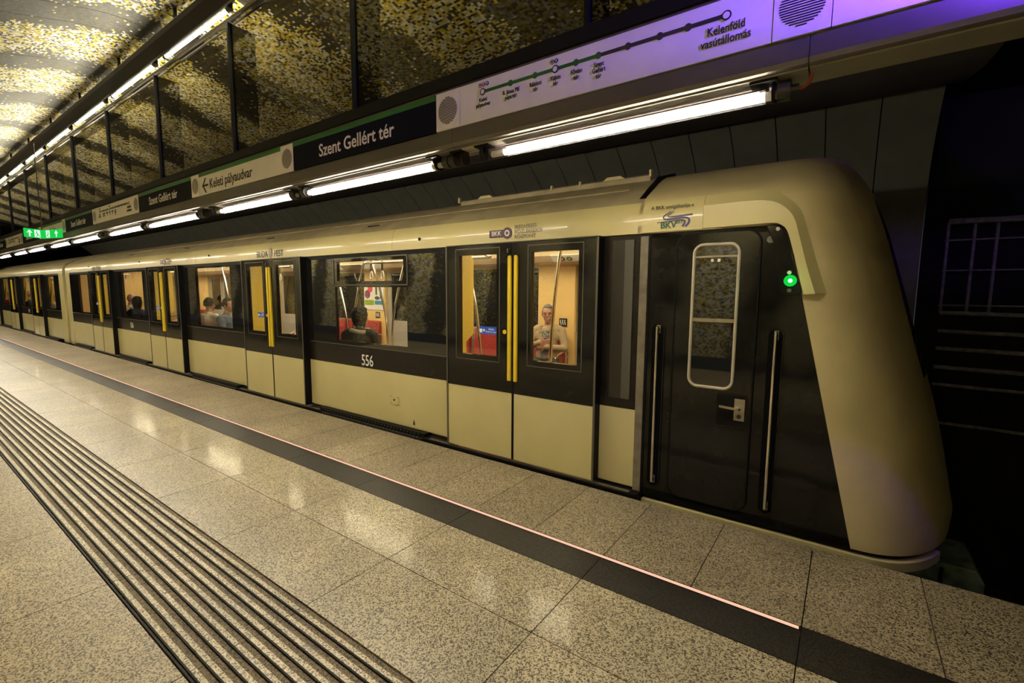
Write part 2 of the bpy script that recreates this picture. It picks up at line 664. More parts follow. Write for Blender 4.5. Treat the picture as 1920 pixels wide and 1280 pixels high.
me_edge = slab_mesh('edge_slab', 0.5, 2.437, PEDGE, SLABE)
me_rows = [slab_mesh('slab', 1.0, 1.66, 2.157, SLAB), slab_mesh('slab', 1.0, 1.157, 1.66, SLAB), slab_mesh('slab', 1.0, -0.35, 0.632, SLABE), slab_mesh('slab', 1.0, -1.35, -0.35, SLABE), slab_mesh('slab', 1.0, -3.05, -1.35, SLABE)]
me_band = slab_mesh('band_slab', 1.0, 2.157, 2.404, BAND, gap=0.004)
me_band2 = slab_mesh('band_slab', 1.0, 2.157, 2.437, BAND, gap=0.004)
for i in range(-29, 5):
    x = J0 + i
    for k in range(2):
        link('edge_slab', me_edge, fl, (x + 0.5 * k, 0, 0))
    for r, me in enumerate(me_rows):
        if r < 3 or i > -10:
            link('paving_slab', me, fl, (x, 0, 0))
    link('band_slab', me_band if x + 0.5 < -0.1 else me_band2, fl, (x, 0, 0))
# tactile ribs
TY0, TY1, NR = 0.650, 1.157, 9
TP = (TY1 - TY0) / NR
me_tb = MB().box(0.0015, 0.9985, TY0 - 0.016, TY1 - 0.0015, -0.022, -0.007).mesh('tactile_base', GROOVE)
me_rib = MB().box(0.002, 0.998, 0.0065, 0.0275, -0.008, 0.001).box(0.0, 1.0, 0.0, 0.0065, -0.0085, -0.0005, 1).mesh('rib', [RIBM, RUBBER])  # black strip paints the rib's shaded near side together with the joint
me_edge_line = MB().box(0, 1, -0.014, -0.008, -0.008, 0.0, 0).mesh('edge_line', RUBBER)
mb = MB()
for k in range(NR):
    y = TY0 + k * TP
    mb.box(0.002, 0.998, y + 0.0065, y + 0.0275, -0.008, 0.001).box(0, 1, y, y + 0.0065, -0.0085, -0.0005, 1)
me_ribs = mb.mesh('ribs', [RIBM, RUBBER])
for i in range(-29, 4):
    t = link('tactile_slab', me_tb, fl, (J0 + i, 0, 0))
    if i > -8:
        for k in range(NR):
            o = link('rib', me_rib, t, (J0 + i, TY0 + k * TP, 0))
            o.location = (0, TY0 + k * TP, 0)
            o.matrix_parent_inverse = Matrix.Identity(4)
        o = link('edge_line', me_edge_line, t)
        o.location = (0, TY0 + 0.0, 0)
        o.matrix_parent_inverse = Matrix.Identity(4)
    else:
        o = link('ribs', me_ribs, t)
        o.location = (0, 0, 0)
        o.matrix_parent_inverse = Matrix.Identity(4)
        o['kind'] = 'stuff'

# ---- guide light in the floor
gs = thing('floor_light_strip', (-15, 2.42, 0), 'long glowing pinkish guide light line set in floor beside black band', 'light strip')
MB().box(-38, -0.085, 2.4085, 2.4315, -0.02, 0.0012).build('diffuser', STRIPG, gs)
MB().box(-38, -0.08, 2.4045, 2.4082, -0.02, 0.0008).box(-38, -0.08, 2.4318, 2.4362, -0.02, 0.0008).build('channel', RUBBER, gs)

# ---- vault
half = [(2.15, 4.80), (2.9, 4.66), (3.6, 4.46), (4.5, 4.23), (5.4, 4.02), (6.1, 3.82), (6.55, 3.56), (6.95, 3.2), (7.2, 2.75), (7.32, 2.2), (7.35, 1.0), (7.35, -1.2)]
left = [(4.3 - y, z) for y, z in half[::-1]]
PROF = crom([(a, b) for a, b in left[:-1] + half], 6)
SARC = [0.0]
for i in range(1, len(PROF)):
    SARC.append(SARC[-1] + (PROF[i] - PROF[i - 1]).length)
s0 = min(range(len(PROF)), key=lambda i: abs(PROF[i].x - 2.15) if PROF[i].y > 3 else 9)
SARC = [s - SARC[s0] for s in SARC]


def arch_mesh(name, i0, i1, xa, xb, mat, off=0.0, thick=0.02):
    """strip of the vault between profile points i0..i1, with UV (x, arc length)"""
    pts = []
    for i in range(i0, i1 + 1):
        a = PROF[max(i - 1, 0)]
        b = PROF[min(i + 1, len(PROF) - 1)]
        d = (b - a).normalized()
        n = Vector((-d.y, d.x))            # outward (up / away)
        pts.append((PROF[i] + n * off, PROF[i] + n * (off + thick), SARC[i]))
    V, F, UV = [], [], []
    n = len(pts)
    for p, q, s in pts:
        V += [(xa, p.x, p.y), (xb, p.x, p.y), (xb, q.x, q.y), (xa, q.x, q.y)]
    for i in range(n - 1):
        a, b = 4 * i, 4 * (i + 1)
        for (c, d) in ((0, 1), (1, 2), (3, 0)):
            F.append((a + c, a + d, b + d, b + c))
            UV += [(0, pts[i][2]), (1, pts[i][2]), (1, pts[i + 1][2]), (0, pts[i + 1][2])]
    me = bpy.data.meshes.new(name)
    me.from_pydata(V, [], F)
    uvl = me.uv_layers.new(name='UVMap')
    for i, c in enumerate(UV):
        uvl.data[i].uv = c
    me.materials.append(mat)
    for p in me.polygons:
        p.use_smooth = False
    return me


IC = next(i for i in range(s0, len(PROF)) if PROF[i].x > 5.45)      # mosaic ends, dark cladding begins
IB = next(i for i in range(len(PROF)) if PROF[i].y > -0.05)
IE = len(PROF) - 1
ce = thing('ceiling', (0, 2.15, 4.5), 'vaulted ceiling clad in yellow, white and black mosaic panels', None, None, 'structure')
wt = thing('wall_track', (0, 7.3, 0), 'dark charcoal clad tunnel wall behind the train', None, None, 'structure')
wb = thing('wall_back', (0, -3.0, 0), 'mosaic back wall of the platform', None, None, 'structure')
IS = next(i for i in range(len(PROF)) if PROF[i].y > 3.3)           # back wall springs here
me_c = arch_mesh('ceiling_panel', IS, IC, 0.004, 0.496, MOS)
me_w = arch_mesh('wall_panel', IC, IE, 0.006, 0.494, WALLD)
n_p = int((XW1 - XW0) / 0.5 + 0.5)
for k in range(n_p):
    link('ceiling_panel', me_c, ce, (XW1 - 0.5 * (k + 1), 0, 0))
    link('wall_panel', me_w, wt, (XW1 - 0.5 * (k + 1), 0, 0))
link('backing', arch_mesh('backing', IS, IC, -40, 7, VOID, 0.03, 0.05), ce)
link('backing', arch_mesh('backing', IC, IE, -40, XW1, VOID, 0.03, 0.05), wt)
link('mosaic_facing', arch_mesh('mosaic_facing', IB, IS, -36, 7, MOS), wb)
link('mosaic_facing', arch_mesh('mosaic_facing', IS, s0 + 4, XW1 + 0.004, 7, MOS), ce)
# end walls
tag(MB().box(-40.2, -40, -4, 9, -1.3, 6).build('wall_end', VOID), 'dark end wall of the station hall', None, None, 'structure')
tag(MB().box(7, 7.2, -4, 2.9, -1.3, 6).build('wall_platform_end', VOID), 'dark wall closing the platform end', None, None, 'structure')
# soffit between sign beam and wall cladding
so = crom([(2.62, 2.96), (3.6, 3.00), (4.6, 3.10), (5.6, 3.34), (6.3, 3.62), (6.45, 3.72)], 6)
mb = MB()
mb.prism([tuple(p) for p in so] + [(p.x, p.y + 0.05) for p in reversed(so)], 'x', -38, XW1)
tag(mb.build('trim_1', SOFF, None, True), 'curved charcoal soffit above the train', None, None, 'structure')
# tunnel beyond the station
tu = thing('wall_tunnel', (0.7, 7, 0), 'black running tunnel beyond the station end', None, None, 'structure')
MB().box(XW1 + 0.02, 16, 7.37, 7.5, -1.2, 4.2).build('side_wall', TUNN, tu)
MB().box(XW1 + 0.02, 16, 2.5, 7.4, 3.75, 3.95).build('roof', VOID, tu)
MB().box(16, 16.2, 2.5, 7.4, -1.2, 4).build('end_darkness', VOID, tu)
MB().box(7, 16, 2.7, 2.9, -1.2, 4).build('side_wall', VOID, tu)
tag(MB().box(-40, 16, PEDGE, 7.4, -1.3, -1.15).build('floor_track', CONC), 'dark concrete track bed below the platform', None, None, 'structure')
for i, y in enumerate((4.03, 5.47)):
    mb = MB()
    mb.prism([(y - 0.07, -1.15), (y + 0.07, -1.15), (y + 0.06, -1.13), (y + 0.012, -1.10), (y + 0.012, -1.03), (y + 0.036, -1.02), (y + 0.036, -0.98), (y - 0.036, -0.98), (y - 0.036, -1.02), (y - 0.012, -1.03), (y - 0.012, -1.10), (y - 0.06, -1.13)], 'x', -38, 15)
    tag(mb.build('rail', STEEL), ['steel running rail nearer the platform edge', 'steel running rail nearer the tunnel wall'][i], 'rail', 'running rails')
# cable rack on the tunnel wall
RY = 7.30
for i, (z, r) in enumerate(((2.357, 0.032), (1.335, 0.023), (1.125, 0.021), (0.925, 0.023), (0.708, 0.023), (0.506, 0.019), (0.058, 0.019))):
    mb = MB().tube([(0.86 + k * 0.9, RY - 0.075, z - 0.012 * (k % 2)) for k in range(14)], r, 8)
    names = ('topmost', 'second', 'third', 'fourth', 'fifth', 'sixth', 'lowest')
    tag(mb.build('tunnel_cable', RACK), names[i] + ' dusty cable from the top along the dark tunnel wall', 'cable', 'tunnel wall cables')
cr = thing('cable_bracket_frame', (1.0, RY, 1.3), 'faint grid of metal bars fixed to dark tunnel wall', 'bracket')
for x in (0.87, 1.09, 1.27, 1.85, 2.4):
    MB().box(x - 0.012, x + 0.012, RY - 0.03, RY + 0.03, 1.33, 2.357).build('upright', RACK, cr)
for z in (2.155, 1.815, 1.42):
    MB().box(0.85, 4.2, RY - 0.02, RY + 0.02, z - 0.008, z + 0.008).build('rail', RACK, cr)

# ================================================================== SIGN BEAM
SY = 2.38
sb = thing('sign_beam', (0, SY, 2.5), 'long grey metal beam carrying the signs and tube lamps', 'beam')
ZS0, ZS1 = 2.615, 2.855
# rear housing and top rail
MB().prism([(SY + 0.012, 2.62), (SY + 0.012, 2.875), (SY + 0.23, 2.875), (SY + 0.23, 2.50), (SY + 0.10, 2.488)], 'x', -38, 3.2).build('housing', DARKM, sb)
MB().box(-38, 3.2, SY - 0.006, SY + 0.20, ZS1, 2.872).build('top_trim', GREYM, sb)
fasc = [(SY - 0.004, 2.612), (SY - 0.012, 2.520), (SY - 0.004, 2.500), (SY + 0.012, 2.492), (SY + 0.018, 2.492), (SY + 0.018, 2.612)]
und = [(SY + 0.014, 2.4915), (SY + 0.150, 2.480), (SY + 0.150, 2.4725), (SY + 0.014, 2.484)]
me_f = MB().prism(fasc, 'x', 0.0015, 1.9985).mesh('fascia', GREYM)
me_u = MB().prism(und, 'x', 0.003, 1.997).mesh('underside', plain('underside_paint', (0.22, 0.20, 0.155), 0.55, var=0.08))
FX = -0.20
for k in range(-17, 2):
    link('fascia_panel', me_f, sb, (FX + 2 * k, 0, 0))
    link('underside_panel', me_u, sb, (FX + 2 * k, 0, 0))

# ---- signs: modules of 2 m, loudspeaker 0.21 m at the right-hand end of each
SPW = 0.212
SX = -0.342            # left edge of the loudspeaker plate of module 0


def speaker_meshes():
    pl = MB().box(0.002, SPW - 0.002, SY - 0.014, SY + 0.01, ZS0, ZS1).mesh('plate', SIGNW)
    mb = MB()
    cz, cx, R = (ZS0 + ZS1) / 2, SPW / 2, 0.084
    for i in range(-8, 9):
        z = i * 0.0102
        h = math.sqrt(max(R * R - z * z, 0))
        if h > 0.012:
            mb.box(cx - h, cx + h, SY - 0.0155, SY - 0.010, cz + z - 0.0026, cz + z + 0.0026)
    return pl, mb.mesh('slots', BLACKT)


me_sp, me_sl = speaker_meshes()
PX0, PX1 = SPW, 2.0       # sign board inside a module, measured from the module's speaker edge to the next
PWID = 2.0 - SPW


def board(par, mat, x0, name='board', z0=ZS0, z1=ZS1):
    return MB().box(x0 + 0.0015, x0 + PWID - 0.0015, SY - 0.012, SY + 0.01, z0, z1).build(name, mat, par)


ZC = (ZS0 + ZS1) / 2
TYF = SY - 0.0135


def name_sign(x0, label):
    t = thing('station_name_sign', (x0 + PWID / 2, SY, ZS0), label, 'sign', 'station name signs')
    board(t, NAVY, x0)
    MB().box(x0 + 0.0015, x0 + PWID - 0.0015, SY - 0.0145, SY - 0.011, ZS1 - 0.036, ZS1).build('green_stripe', GREENB, t)
    text('lettering', 'Szent Gellért tér', 0.142, (x0 + 0.88, TYF, ZC - 0.020), SIGNW, t, bold=0.012, fit=0.955)
    return t


def dir_sign(x0, label):
    t = thing('direction_sign', (x0 + PWID / 2, SY, ZS0), label, 'sign', 'direction signs')
    board(t, SIGNW, x0)
    MB().box(x0 + 0.0015, x0 + PWID - 0.0015, SY - 0.0145, SY - 0.011, ZS1 - 0.036, ZS1).build('green_stripe', GREENB, t)
    text('lettering', 'Keleti pályaudvar', 0.142, (x0 + 0.27, TYF, ZC - 0.024), BLACKT, t, bold=0.010, align='LEFT', fit=0.965)
    mb = MB()
    ax, az = x0 + 0.085, ZC - 0.022
    mb.box(ax, ax + 0.150, TYF - 0.001, TYF + 0.001, az - 0.011, az + 0.011)
    for s in (-1, 1):
        mb.prism([(ax, az + 0), (ax + 0.075, az + s * 0.08), (ax + 0.105, az + s * 0.08), (ax + 0.03, az + 0)], 'y', TYF - 0.001, TYF + 0.001)
    mb.build('arrow', BLACKT, t)
    return t


def map_sign(x0, label, full=True):
    t = thing('line_map_sign', (x0 + PWID / 2, SY, ZS0), label, 'sign', 'line map signs')
    board(t, SIGNW, x0)
    sx = lambda u: x0 + u
    ST = [0.193, 0.407, 0.581, 0.715, 0.845, 0.977, 1.139, 1.301, 1.434, 1.601]
    zl = ZS0 + 0.168
    y0, y1 = TYF - 0.0012, TYF + 0.001
    MB().box(sx(ST[0]), sx(ST[5]), y0, y1, zl - 0.009, zl + 0.009).build('green_line', GREENB, t)
    MB().box(sx(ST[5]), sx(ST[9]), y0, y1, zl - 0.009, zl + 0.009).build('grey_line', plainc('map_grey', (0.025, 0.018, 0.022)), t)
    for i, u in enumerate(ST):
        if i in (0, 3, 9):
            o = MB().disc((sx(u), zl), 0.021, y0 - 0.0008, y1, 20).build('station_ring', BLACKT, t)
            MB().disc((sx(u), zl), 0.0145, y0 - 0.0016, y1, 20).build('ring_centre', SIGNW, o)
        elif i not in (9,):
            MB().disc((sx(u), zl), 0.0175, y0 - 0.0008, y1, 16).build('station_dot', GREENB if i < 6 else plainc('map_grey', (0.025, 0.018, 0.022)), t)
    if not full:
        pass
    for u, s, z in ((0, 'Keleti\npályaudvar', 0), (1, 'II. János Pál\npápa tér', 0), (2, 'Rákóczi\ntér', 0), (3, 'Kálvin\ntér', 0), (4, 'Fővám\ntér', 0), (5, 'Szent\nGellért\ntér', -0.012)):
        text('lettering', s, 0.0335, (sx(ST[u]) + 0.004, y0, zl - 0.062 + z), BLACKT, t, xs=0.80, bold=0.010, line=0.88)
    text('lettering', 'Kelenföld\nvasútállomás', 0.052, (sx(ST[9]) + 0.0, y0, zl - 0.078), BLACKT, t, xs=0.80, bold=0.008, line=0.92)
    for (u, kind) in ((0, '2'), (3, '3')):
        cx = sx(ST[u])
        zz = zl + 0.042
        o = MB().disc((cx - 0.020, zz), 0.0125, y0, y1, 16).build('metro_mark', BLACKT, t)
        MB().disc((cx - 0.020, zz), 0.0100, y0 - 0.0008, y1, 16).build('mark_face', SIGNW, o)
        text('mark_letter', 'M', 0.017, (cx - 0.020, y0 - 0.001, zz), BLACKT, o, bold=0.02)
        o = MB().disc((cx + 0.006, zz), 0.0125, y0, y1, 16).build('line_number_mark', REDP if kind == '2' else MAP2, t)
        text('mark_number', kind, 0.020, (cx + 0.006, y0 - 0.001, zz), SIGNW, o, bold=0.02)
        if kind == '2':
            o = MB().disc((cx + 0.036, zz), 0.0125, y0, y1, 16).build('train_mark', MAP2, t)
            MB().box(cx + 0.031, cx + 0.041, y0 - 0.001, y1, zz - 0.004, zz + 0.006).build('train_icon', SIGNW, o)
    return t


_pc = {}


def plainc(name, col, **k):
    if name not in _pc:
        _pc[name] = plain(name, col, **k)
    return _pc[name]


order = ['map', 'name', 'dir', 'name']
ordinal = ['nearest', 'second nearest', 'third', 'fourth', 'fifth', 'sixth', 'seventh', 'eighth', 'ninth', 'tenth', 'eleventh']
cnt = {'map': 0, 'name': 0, 'dir': 0}
for k in range(-1, 10):
    xs = SX - 2.0 * k                       # left edge of this loudspeaker
    if k >= 0:
        near = ['at the purple-lit right end of the beam', 'between the large line map and the large station name', 'left of the largest station name sign', 'left of the Keleti direction sign'][k] if k < 4 else f'{ordinal[min(k, 10)]} along the beam from the right'
        t = thing('loudspeaker', (xs + SPW / 2, SY, ZS0), 'round slotted loudspeaker plate ' + near, 'loudspeaker', 'round loudspeakers on the sign beam')
        link('plate', me_sp, t, (xs, 0, 0))
        link('slots', me_sl, t, (xs, 0, 0))
    kind = order[k % 4] if k >= 0 else 'blank'
    xb = xs - PWID
    if kind == 'name':
        n = cnt['name']
        name_sign(xb, ['largest dark blue station name sign, nearest the camera', 'dark blue station name sign left of the Keleti direction sign', 'small dark blue station name sign between second line map and exit sign', 'station name sign behind the green exit sign', 'farthest small station name sign at the left edge'][n])
        cnt['name'] += 1
    elif kind == 'dir':
        n = cnt['dir']
        dir_sign(xb, ['white direction sign with left arrow to Keleti pályaudvar', 'small white direction sign partly behind the green exit sign', 'farthest white direction sign'][n])
        cnt['dir'] += 1
    elif kind == 'map':
        n = cnt['map']
        map_sign(xb, ['large white line map sign lit purple, nearest the camera', 'small white line map sign between two station name signs', 'farthest tiny white line map sign left of the exit sign'][n])
        cnt['map'] += 1
    else:
        t = thing('blank_sign', (xs, SY, ZS0), 'blank white sign board at the blue-lit right end of the beam', 'sign')
        board(t, SIGNW, SX + SPW)
        board(t, SIGNW, SX + SPW + PWID)

# ---- glass screen above the beam
gsn = thing('glass_screen', (0, SY, 2.95), 'row of tall glass panes with dark fins above sign beam', 'glass screen')
MB().box(-38, 3.2, SY - 0.02, SY + 0.05, 2.874, 2.952).build('bottom_frame', RUBBER, gsn)
MX = -1.232
me_p = MB().box(0.018, 1.992, SY + 0.010, SY + 0.018, 2.952, 4.212).mesh('pane', SCREENG)
me_m = MB().box(-0.013, 0.016, SY - 0.012, SY + 0.035, 2.952, 4.212).mesh('mullion', RUBBER)
me_fn = MB().box(-0.008, 0.008, SY + 0.035, SY + 0.26, 2.952, 4.212).mesh('fin', FING)
for k in range(-2, 14):
    x = MX - 2.01 * k
    link('mullion', me_m, gsn, (x, 0, 0))
    link('fin', me_fn, gsn, (x, 0, 0))
    link('pane', me_p, gsn, (x, 0, 0))

# ---- tube lamps under the beam
PR = 0.041
LZ, LY = 2.432, SY + 0.065


def lamp_meshes(L, r, glowmat, lit):
    pipe = MB().tube([(0, 0, 0), (L, 0, 0)], r, 16, cap=False).mesh('pipe', PIPEG, True)
    a = (L - lit) / 2
    tube = MB().tube([(a, 0, -0.012), (L - a, 0, -0.012)], 0.0165, 10).mesh('lamp_tube', glowmat, True)
    ends = MB()
    for x0, x1 in ((-0.035, 0.03), (L - 0.03, L + 0.035)):
        ends.tube([(x0, 0, 0), (x1, 0, 0)], r + 0.003, 16)
    end_m = ends
    return pipe, tube


def ring_mesh(r, w, mat, name):
    return MB().tube([(-w / 2, 0, 0), (w / 2, 0, 0)], r, 16).mesh(name, mat, True)


me_cap = ring_mesh(PR + 0.002, 0.05, DARKM, 'end_cap')
me_collar = ring_mesh(PR + 0.003, 0.012, RUBBER, 'collar')
me_sock = MB().tube([(-0.05, 0, -0.010), (0.05, 0, -0.010)], 0.020, 10).mesh('socket', WHITEP, True)
me_brk = MB().box(-0.055, 0.055, -0.045, 0.035, 0.040, 0.058).box(-0.018, 0.018, -0.012, 0.012, 0.01, 0.05).mesh('bracket', RUBBER)
_sh = [(0.031 * math.cos(math.radians(a)), 0.031 * math.sin(math.radians(a)) - 0.008) for a in range(-58, 53, 10)]
_sh2 = [(0.031 * math.cos(math.radians(a)), 0.031 * math.sin(math.radians(a)) - 0.008) for a in range(52, 143, 10)]
_sh2 = _sh2 + [(y * 1.06, z * 1.06 + 0.001) for y, z in reversed(_sh2)]
FROST = glass('frosted_back', (0.26, 0.25, 0.24), 1.3, rough=0.4, boost=0.5)
PLATEM = plain('beige_cover_plate', (0.55, 0.50, 0.36), 0.5)
KINDS = {}
for kk, (pl_, l0, l1) in enumerate(((2.0, 0.45, 1.905), (1.82, 0.09, 1.655))):      # pipe length, lit span from the left end
    KINDS[kk] = (pl_, l0, l1,
                 MB().tube([(0, 0, 0), (pl_, 0, 0)], PR, 16, cap=False).mesh('pipe', PIPEG, True),
                 MB().tube([(l0, 0, -0.012), (l1, 0, -0.012)], 0.0165, 10).mesh('lamp_tube', TUBEL, True),
                 MB().prism(_sh, 'x', l0, l1, close=False).mesh('diffuser', FROST, True, fix=False),
                 MB().prism(_sh2, 'x', l0, l1).mesh('reflector', GREYM, True),
                 MB().box(0.13, 0.23, -0.05, 0.05, 0.044, 0.052).mesh('cover_plate', PLATEM))
for k in range(15):
    j, kk = divmod(k, 2)
    pl_, l0, l1, mp, mt_, md_, mr_, mc_ = KINDS[kk]
    b0 = -0.27 - 3.96 * j
    xo = b0 - 2.0 if kk == 0 else b0 - 3.84
    lab = ['large tube lamp with orange cable at the right end of beam', 'tube lamp under the largest station name sign'][k] if k < 2 else f'tube lamp under the sign beam, {ordinal[k] if k < 11 else ["twelfth", "thirteenth", "fourteenth", "fifteenth"][k - 11]} from the right'
    t = thing('tube_lamp', (xo, LY, LZ), lab, 'lamp', 'tube lamps under the sign beam')
    link('pipe', mp, t, (xo, LY, LZ))
    link('lamp_tube', mt_, t, (xo, LY, LZ))
    link('diffuser', md_, t, (xo, LY, LZ))
    link('reflector', mr_, t, (xo, LY, LZ))
    for xe in (xo + 0.02, xo + pl_ - 0.02):
        link('end_cap', me_cap, t, (xe, LY, LZ))
    for xe in (l0 - 0.05, l1 + 0.05):
        link('socket', me_sock, t, (xo + xe, LY, LZ))
    for xe in ((0.12, 0.28, pl_ - 0.06) if kk == 0 else (0.055, pl_ - 0.11)):
        link('collar', me_collar, t, (xo + xe, LY, LZ))
    for xe in ((0.07, 0.29, pl_ - 0.10) if kk == 0 else (0.04, pl_ - 0.14)):
        link('bracket', me_brk, t, (xo + xe, LY, LZ))
    if kk == 0:
        link('cover_plate', mc_, t, (xo, LY, LZ))
    if k == 0:
        x1 = b0
        pth = crom([(x1 - 0.02, LY, LZ), (x1 + 0.05, LY, LZ), (x1 + 0.075, LY, LZ + 0.025), (x1 + 0.078, LY, LZ + 0.052)], 6)
        MB().tube(pth, 0.008, 8).build('feed_cable', plain('orange_cable', (0.30, 0.07, 0.03), 0.5), t, True)
        MB().tube([(x1 - 0.01, LY, LZ), (x1 + 0.035, LY, LZ)], 0.02, 12).build('cable_gland', DARKM, t, True)

# ---- upper light trough with tube lamps
UY, UZ = 2.37, 4.325
tr = thing('light_trough', (0, 2.3, 4.3), 'dark metal lamp trough running along the mosaic vault', 'lamp trough')
MB().prism([(2.105, 4.300), (2.14, 4.288), (2.27, 4.270), (2.30, 4.278), (2.30, 4.284), (2.27, 4.278), (2.145, 4.296), (2.108, 4.308)], 'x', -36, 3).build('reflector_wing', DARKM, tr)
MB().prism([(2.385, 4.262), (2.395, 4.245), (2.45, 4.222), (2.46, 4.232), (2.46, 4.262), (2.452, 4.262), (2.445, 4.236), (2.40, 4.254)], 'x', -36, 3).build('lower_lip', GREYM, tr)
MB().box(-36, 3, 2.352, 2.388, 4.372, 4.398).build('spine', RUBBER, tr)
for k in range(20):
    MB().box(1.5 - 2.0 * k, 1.53 - 2.0 * k, 2.355, 2.385, 4.398, 4.745).build('hanger', RUBBER, tr)
me_pipe2, me_tube2 = lamp_meshes(1.80, 0.034, TUBEH, 1.55)
me_brk2 = MB().box(-0.04, 0.04, -0.02, 0.02, 0.0, 0.046).mesh('bracket', RUBBER)
for k in range(16):
    x0 = -4.83 + 0.06 - 2.0 * (k - 1) - 0.0
    x0 = -3.05 - 2.0 * (k - 1) - 1.86
    lab = f'tube lamp in the trough along the vault, {ordinal[k] if k < 11 else str(k + 1) + "th"} from the top right'
    t = thing('vault_tube_lamp', (x0, UY, UZ), lab, 'lamp', 'tube lamps in the vault trough')
    link('lamp_tube', me_tube2, t, (x0, UY, UZ))
    for xe in (x0 + 0.08, x0 + 1.72):
        link('bracket', me_brk2, t, (xe, UY, UZ))
        link('end_cap', ring_mesh(0.028, 0.05, DARKM, 'end_cap') if k == 0 and xe < x0 + 1 else bpy.data.meshes['end_cap.001'], t, (xe, UY, UZ - 0.01))

# ---- unseen fill tubes added to brighten the back wall; added lips shade the platform
me_fill = MB().tube([(0, 0, 0), (1.6, 0, 0)], 0.018, 10).mesh('fill_tube', FILLB, True)
me_fill_lip = MB().prism([(-0.10, 0.07), (0.10, 0.05), (0.10, -0.16), (0.112, -0.16), (0.112, 0.065), (-0.10, 0.085)], 'x', -0.1, 2.0).mesh('fill_shield', DARKM)
for k in range(11):
    x0 = 2.0 - 2.1 * k
    t = thing('wall_fill_lamp', (x0, -2.2, 2.95), 'added unseen fill tube lighting the mosaic back wall', 'lamp', 'added fill tubes by the back wall')
    link('lamp_tube', me_fill, t, (x0, -2.25, 2.95))
    link('shield', me_fill_lip, t, (x0, -2.25, 2.95))

# ---- unseen plates added around the blue lamp to keep its light off the train
hb = thing('blue_light_baffle', (0.55, 2.05, 2.95), 'added unseen plates confining the blue light to the sign beam', 'lamp')
MB().box(-0.35, 2.2, 1.80, 2.118, 2.940, 2.952).build('cut_off_plate', RUBBER, hb)
MB().box(-0.35, 2.2, 1.80, 2.33, 3.115, 3.127).build('top_plate', RUBBER, hb)
MB().box(-0.35, 2.2, 1.788, 1.80, 2.940, 3.127).build('back_plate', RUBBER, hb)

# ---- green exit sign hung over the platform
ex = thing('exit_sign', (-12.0, 1.98, 2.46), 'glowing green V-shaped emergency exit sign hanging over the platform', 'exit sign')
ax = Vector((-12.47, 2.10, 2.555))
for s, (bx, by) in enumerate(((-12.30, 1.83), (-11.95, 2.28))):
    b = Vector((bx, by, 2.555))
    d = (b - ax)
    d.z = 0
    Lb = d.length
    d.normalize()
    ang = math.atan2(d.y, d.x)
    Rm = Matrix.Translation(ax) @ Matrix.Rotation(ang, 4, 'Z')
    mb = MB().box(0, Lb, -0.006, 0.006, -0.07, 0.09)
    o = link('board', mb.mesh('board', EXITG), ex)
    o.matrix_parent_inverse = Matrix.Translation(-ex.location)
    o.matrix_basis = Rm
    side = 0.009
    ic, ip = MB(), MB()
    for sg in (-1, 1):
        y0, y1 = sg * 0.0065, sg * 0.0085
        ya, yb = min(y0, y1), max(y0, y1)
        c = Lb * (0.72 if s == 0 else 0.72)
        ic.prism([(c - 0.05, 0.015), (c, 0.07), (c + 0.05, 0.015), (c + 0.03, 0.012), (c + 0.012, 0.035), (c + 0.012, -0.05), (c - 0.012, -0.05), (c - 0.012, 0.035), (c - 0.03, 0.012)], 'y', ya, yb)
        c = Lb * 0.3
        ip.box(c - 0.05, c + 0.05, ya, yb, -0.055, 0.075)
    o2 = link('door_field', ip.mesh('door_field', EXITW), ex)
    o2.matrix_parent_inverse = Matrix.Translation(-ex.location)
    o2.matrix_basis = Rm
    o2 = link('arrow', ic.mesh('arrow', EXITW), ex)
    o2.matrix_parent_inverse = Matrix.Translation(-ex.location)
    o2.matrix_basis = Rm
    ru = MB()
    c = Lb * 0.3
    for sg in (-1, 1):
        y0, y1 = sg * 0.0085, sg * 0.0100
        ya, yb = min(y0, y1), max(y0, y1)
        ru.disc((c + 0.012, 0.05), 0.012, ya, yb, 10)
        ru.prism([(c - 0.012, 0.0), (c + 0.004, 0.038), (c + 0.022, 0.032), (c + 0.006, -0.005)], 'y', ya, yb)
        ru.prism([(c - 0.012, 0.002), (c + 0.004, -0.004), (c + 0.025, -0.045), (c + 0.012, -0.05)], 'y', ya, yb)
        ru.prism([(c - 0.012, 0.004), (c + 0.0, -0.008), (c - 0.03, -0.04), (c - 0.042, -0.032)], 'y', ya, yb)
        ru.prism([(c + 0.012, 0.03), (c + 0.038, 0.012), (c + 0.032, 0.005), (c + 0.008, 0.02)], 'y', ya, yb)
    o3 = link('running_figure', ru.mesh('running_figure', EXITG), ex)
    o3.matrix_parent_inverse = Matrix.Translation(-ex.location)
    o3.matrix_basis = Rm
MB().tube([tuple(ax + Vector((0, 0, 0.08))), (ax.x, ax.y, 4.28)], 0.008, 8).build('hanger', DARKM, ex)
MB().tube([tuple(ax + Vector((0, 0, -0.075))), tuple(ax + Vector((0, 0, 0.095)))], 0.008, 8).build('spine', DARKM, ex)

# ================================================================== TRAIN
YB, YD, YF = 3.40, 3.322, 6.10           # body side, door skin, far side
ROOF = [(3.398, 1.978), (3.400, 2.06), (3.405, 2.11), (3.420, 2.16), (3.46, 2.21)]
ROOF2 = [(3.46, 2.21), (3.52, 2.262), (3.70, 2.363), (3.82, 2.432), (3.95, 2.487), (4.2, 2.55), (4.75, 2.58)]


def mirror(P):
    return P + [(9.5 - y, z) for y, z in reversed(P)]


DOORS1 = [-2.375, -6.54, -10.51, -14.49]
DOORS2 = [-21.45, -25.45, -29.45]

# ---- shared door meshes (local: x from the door centre)


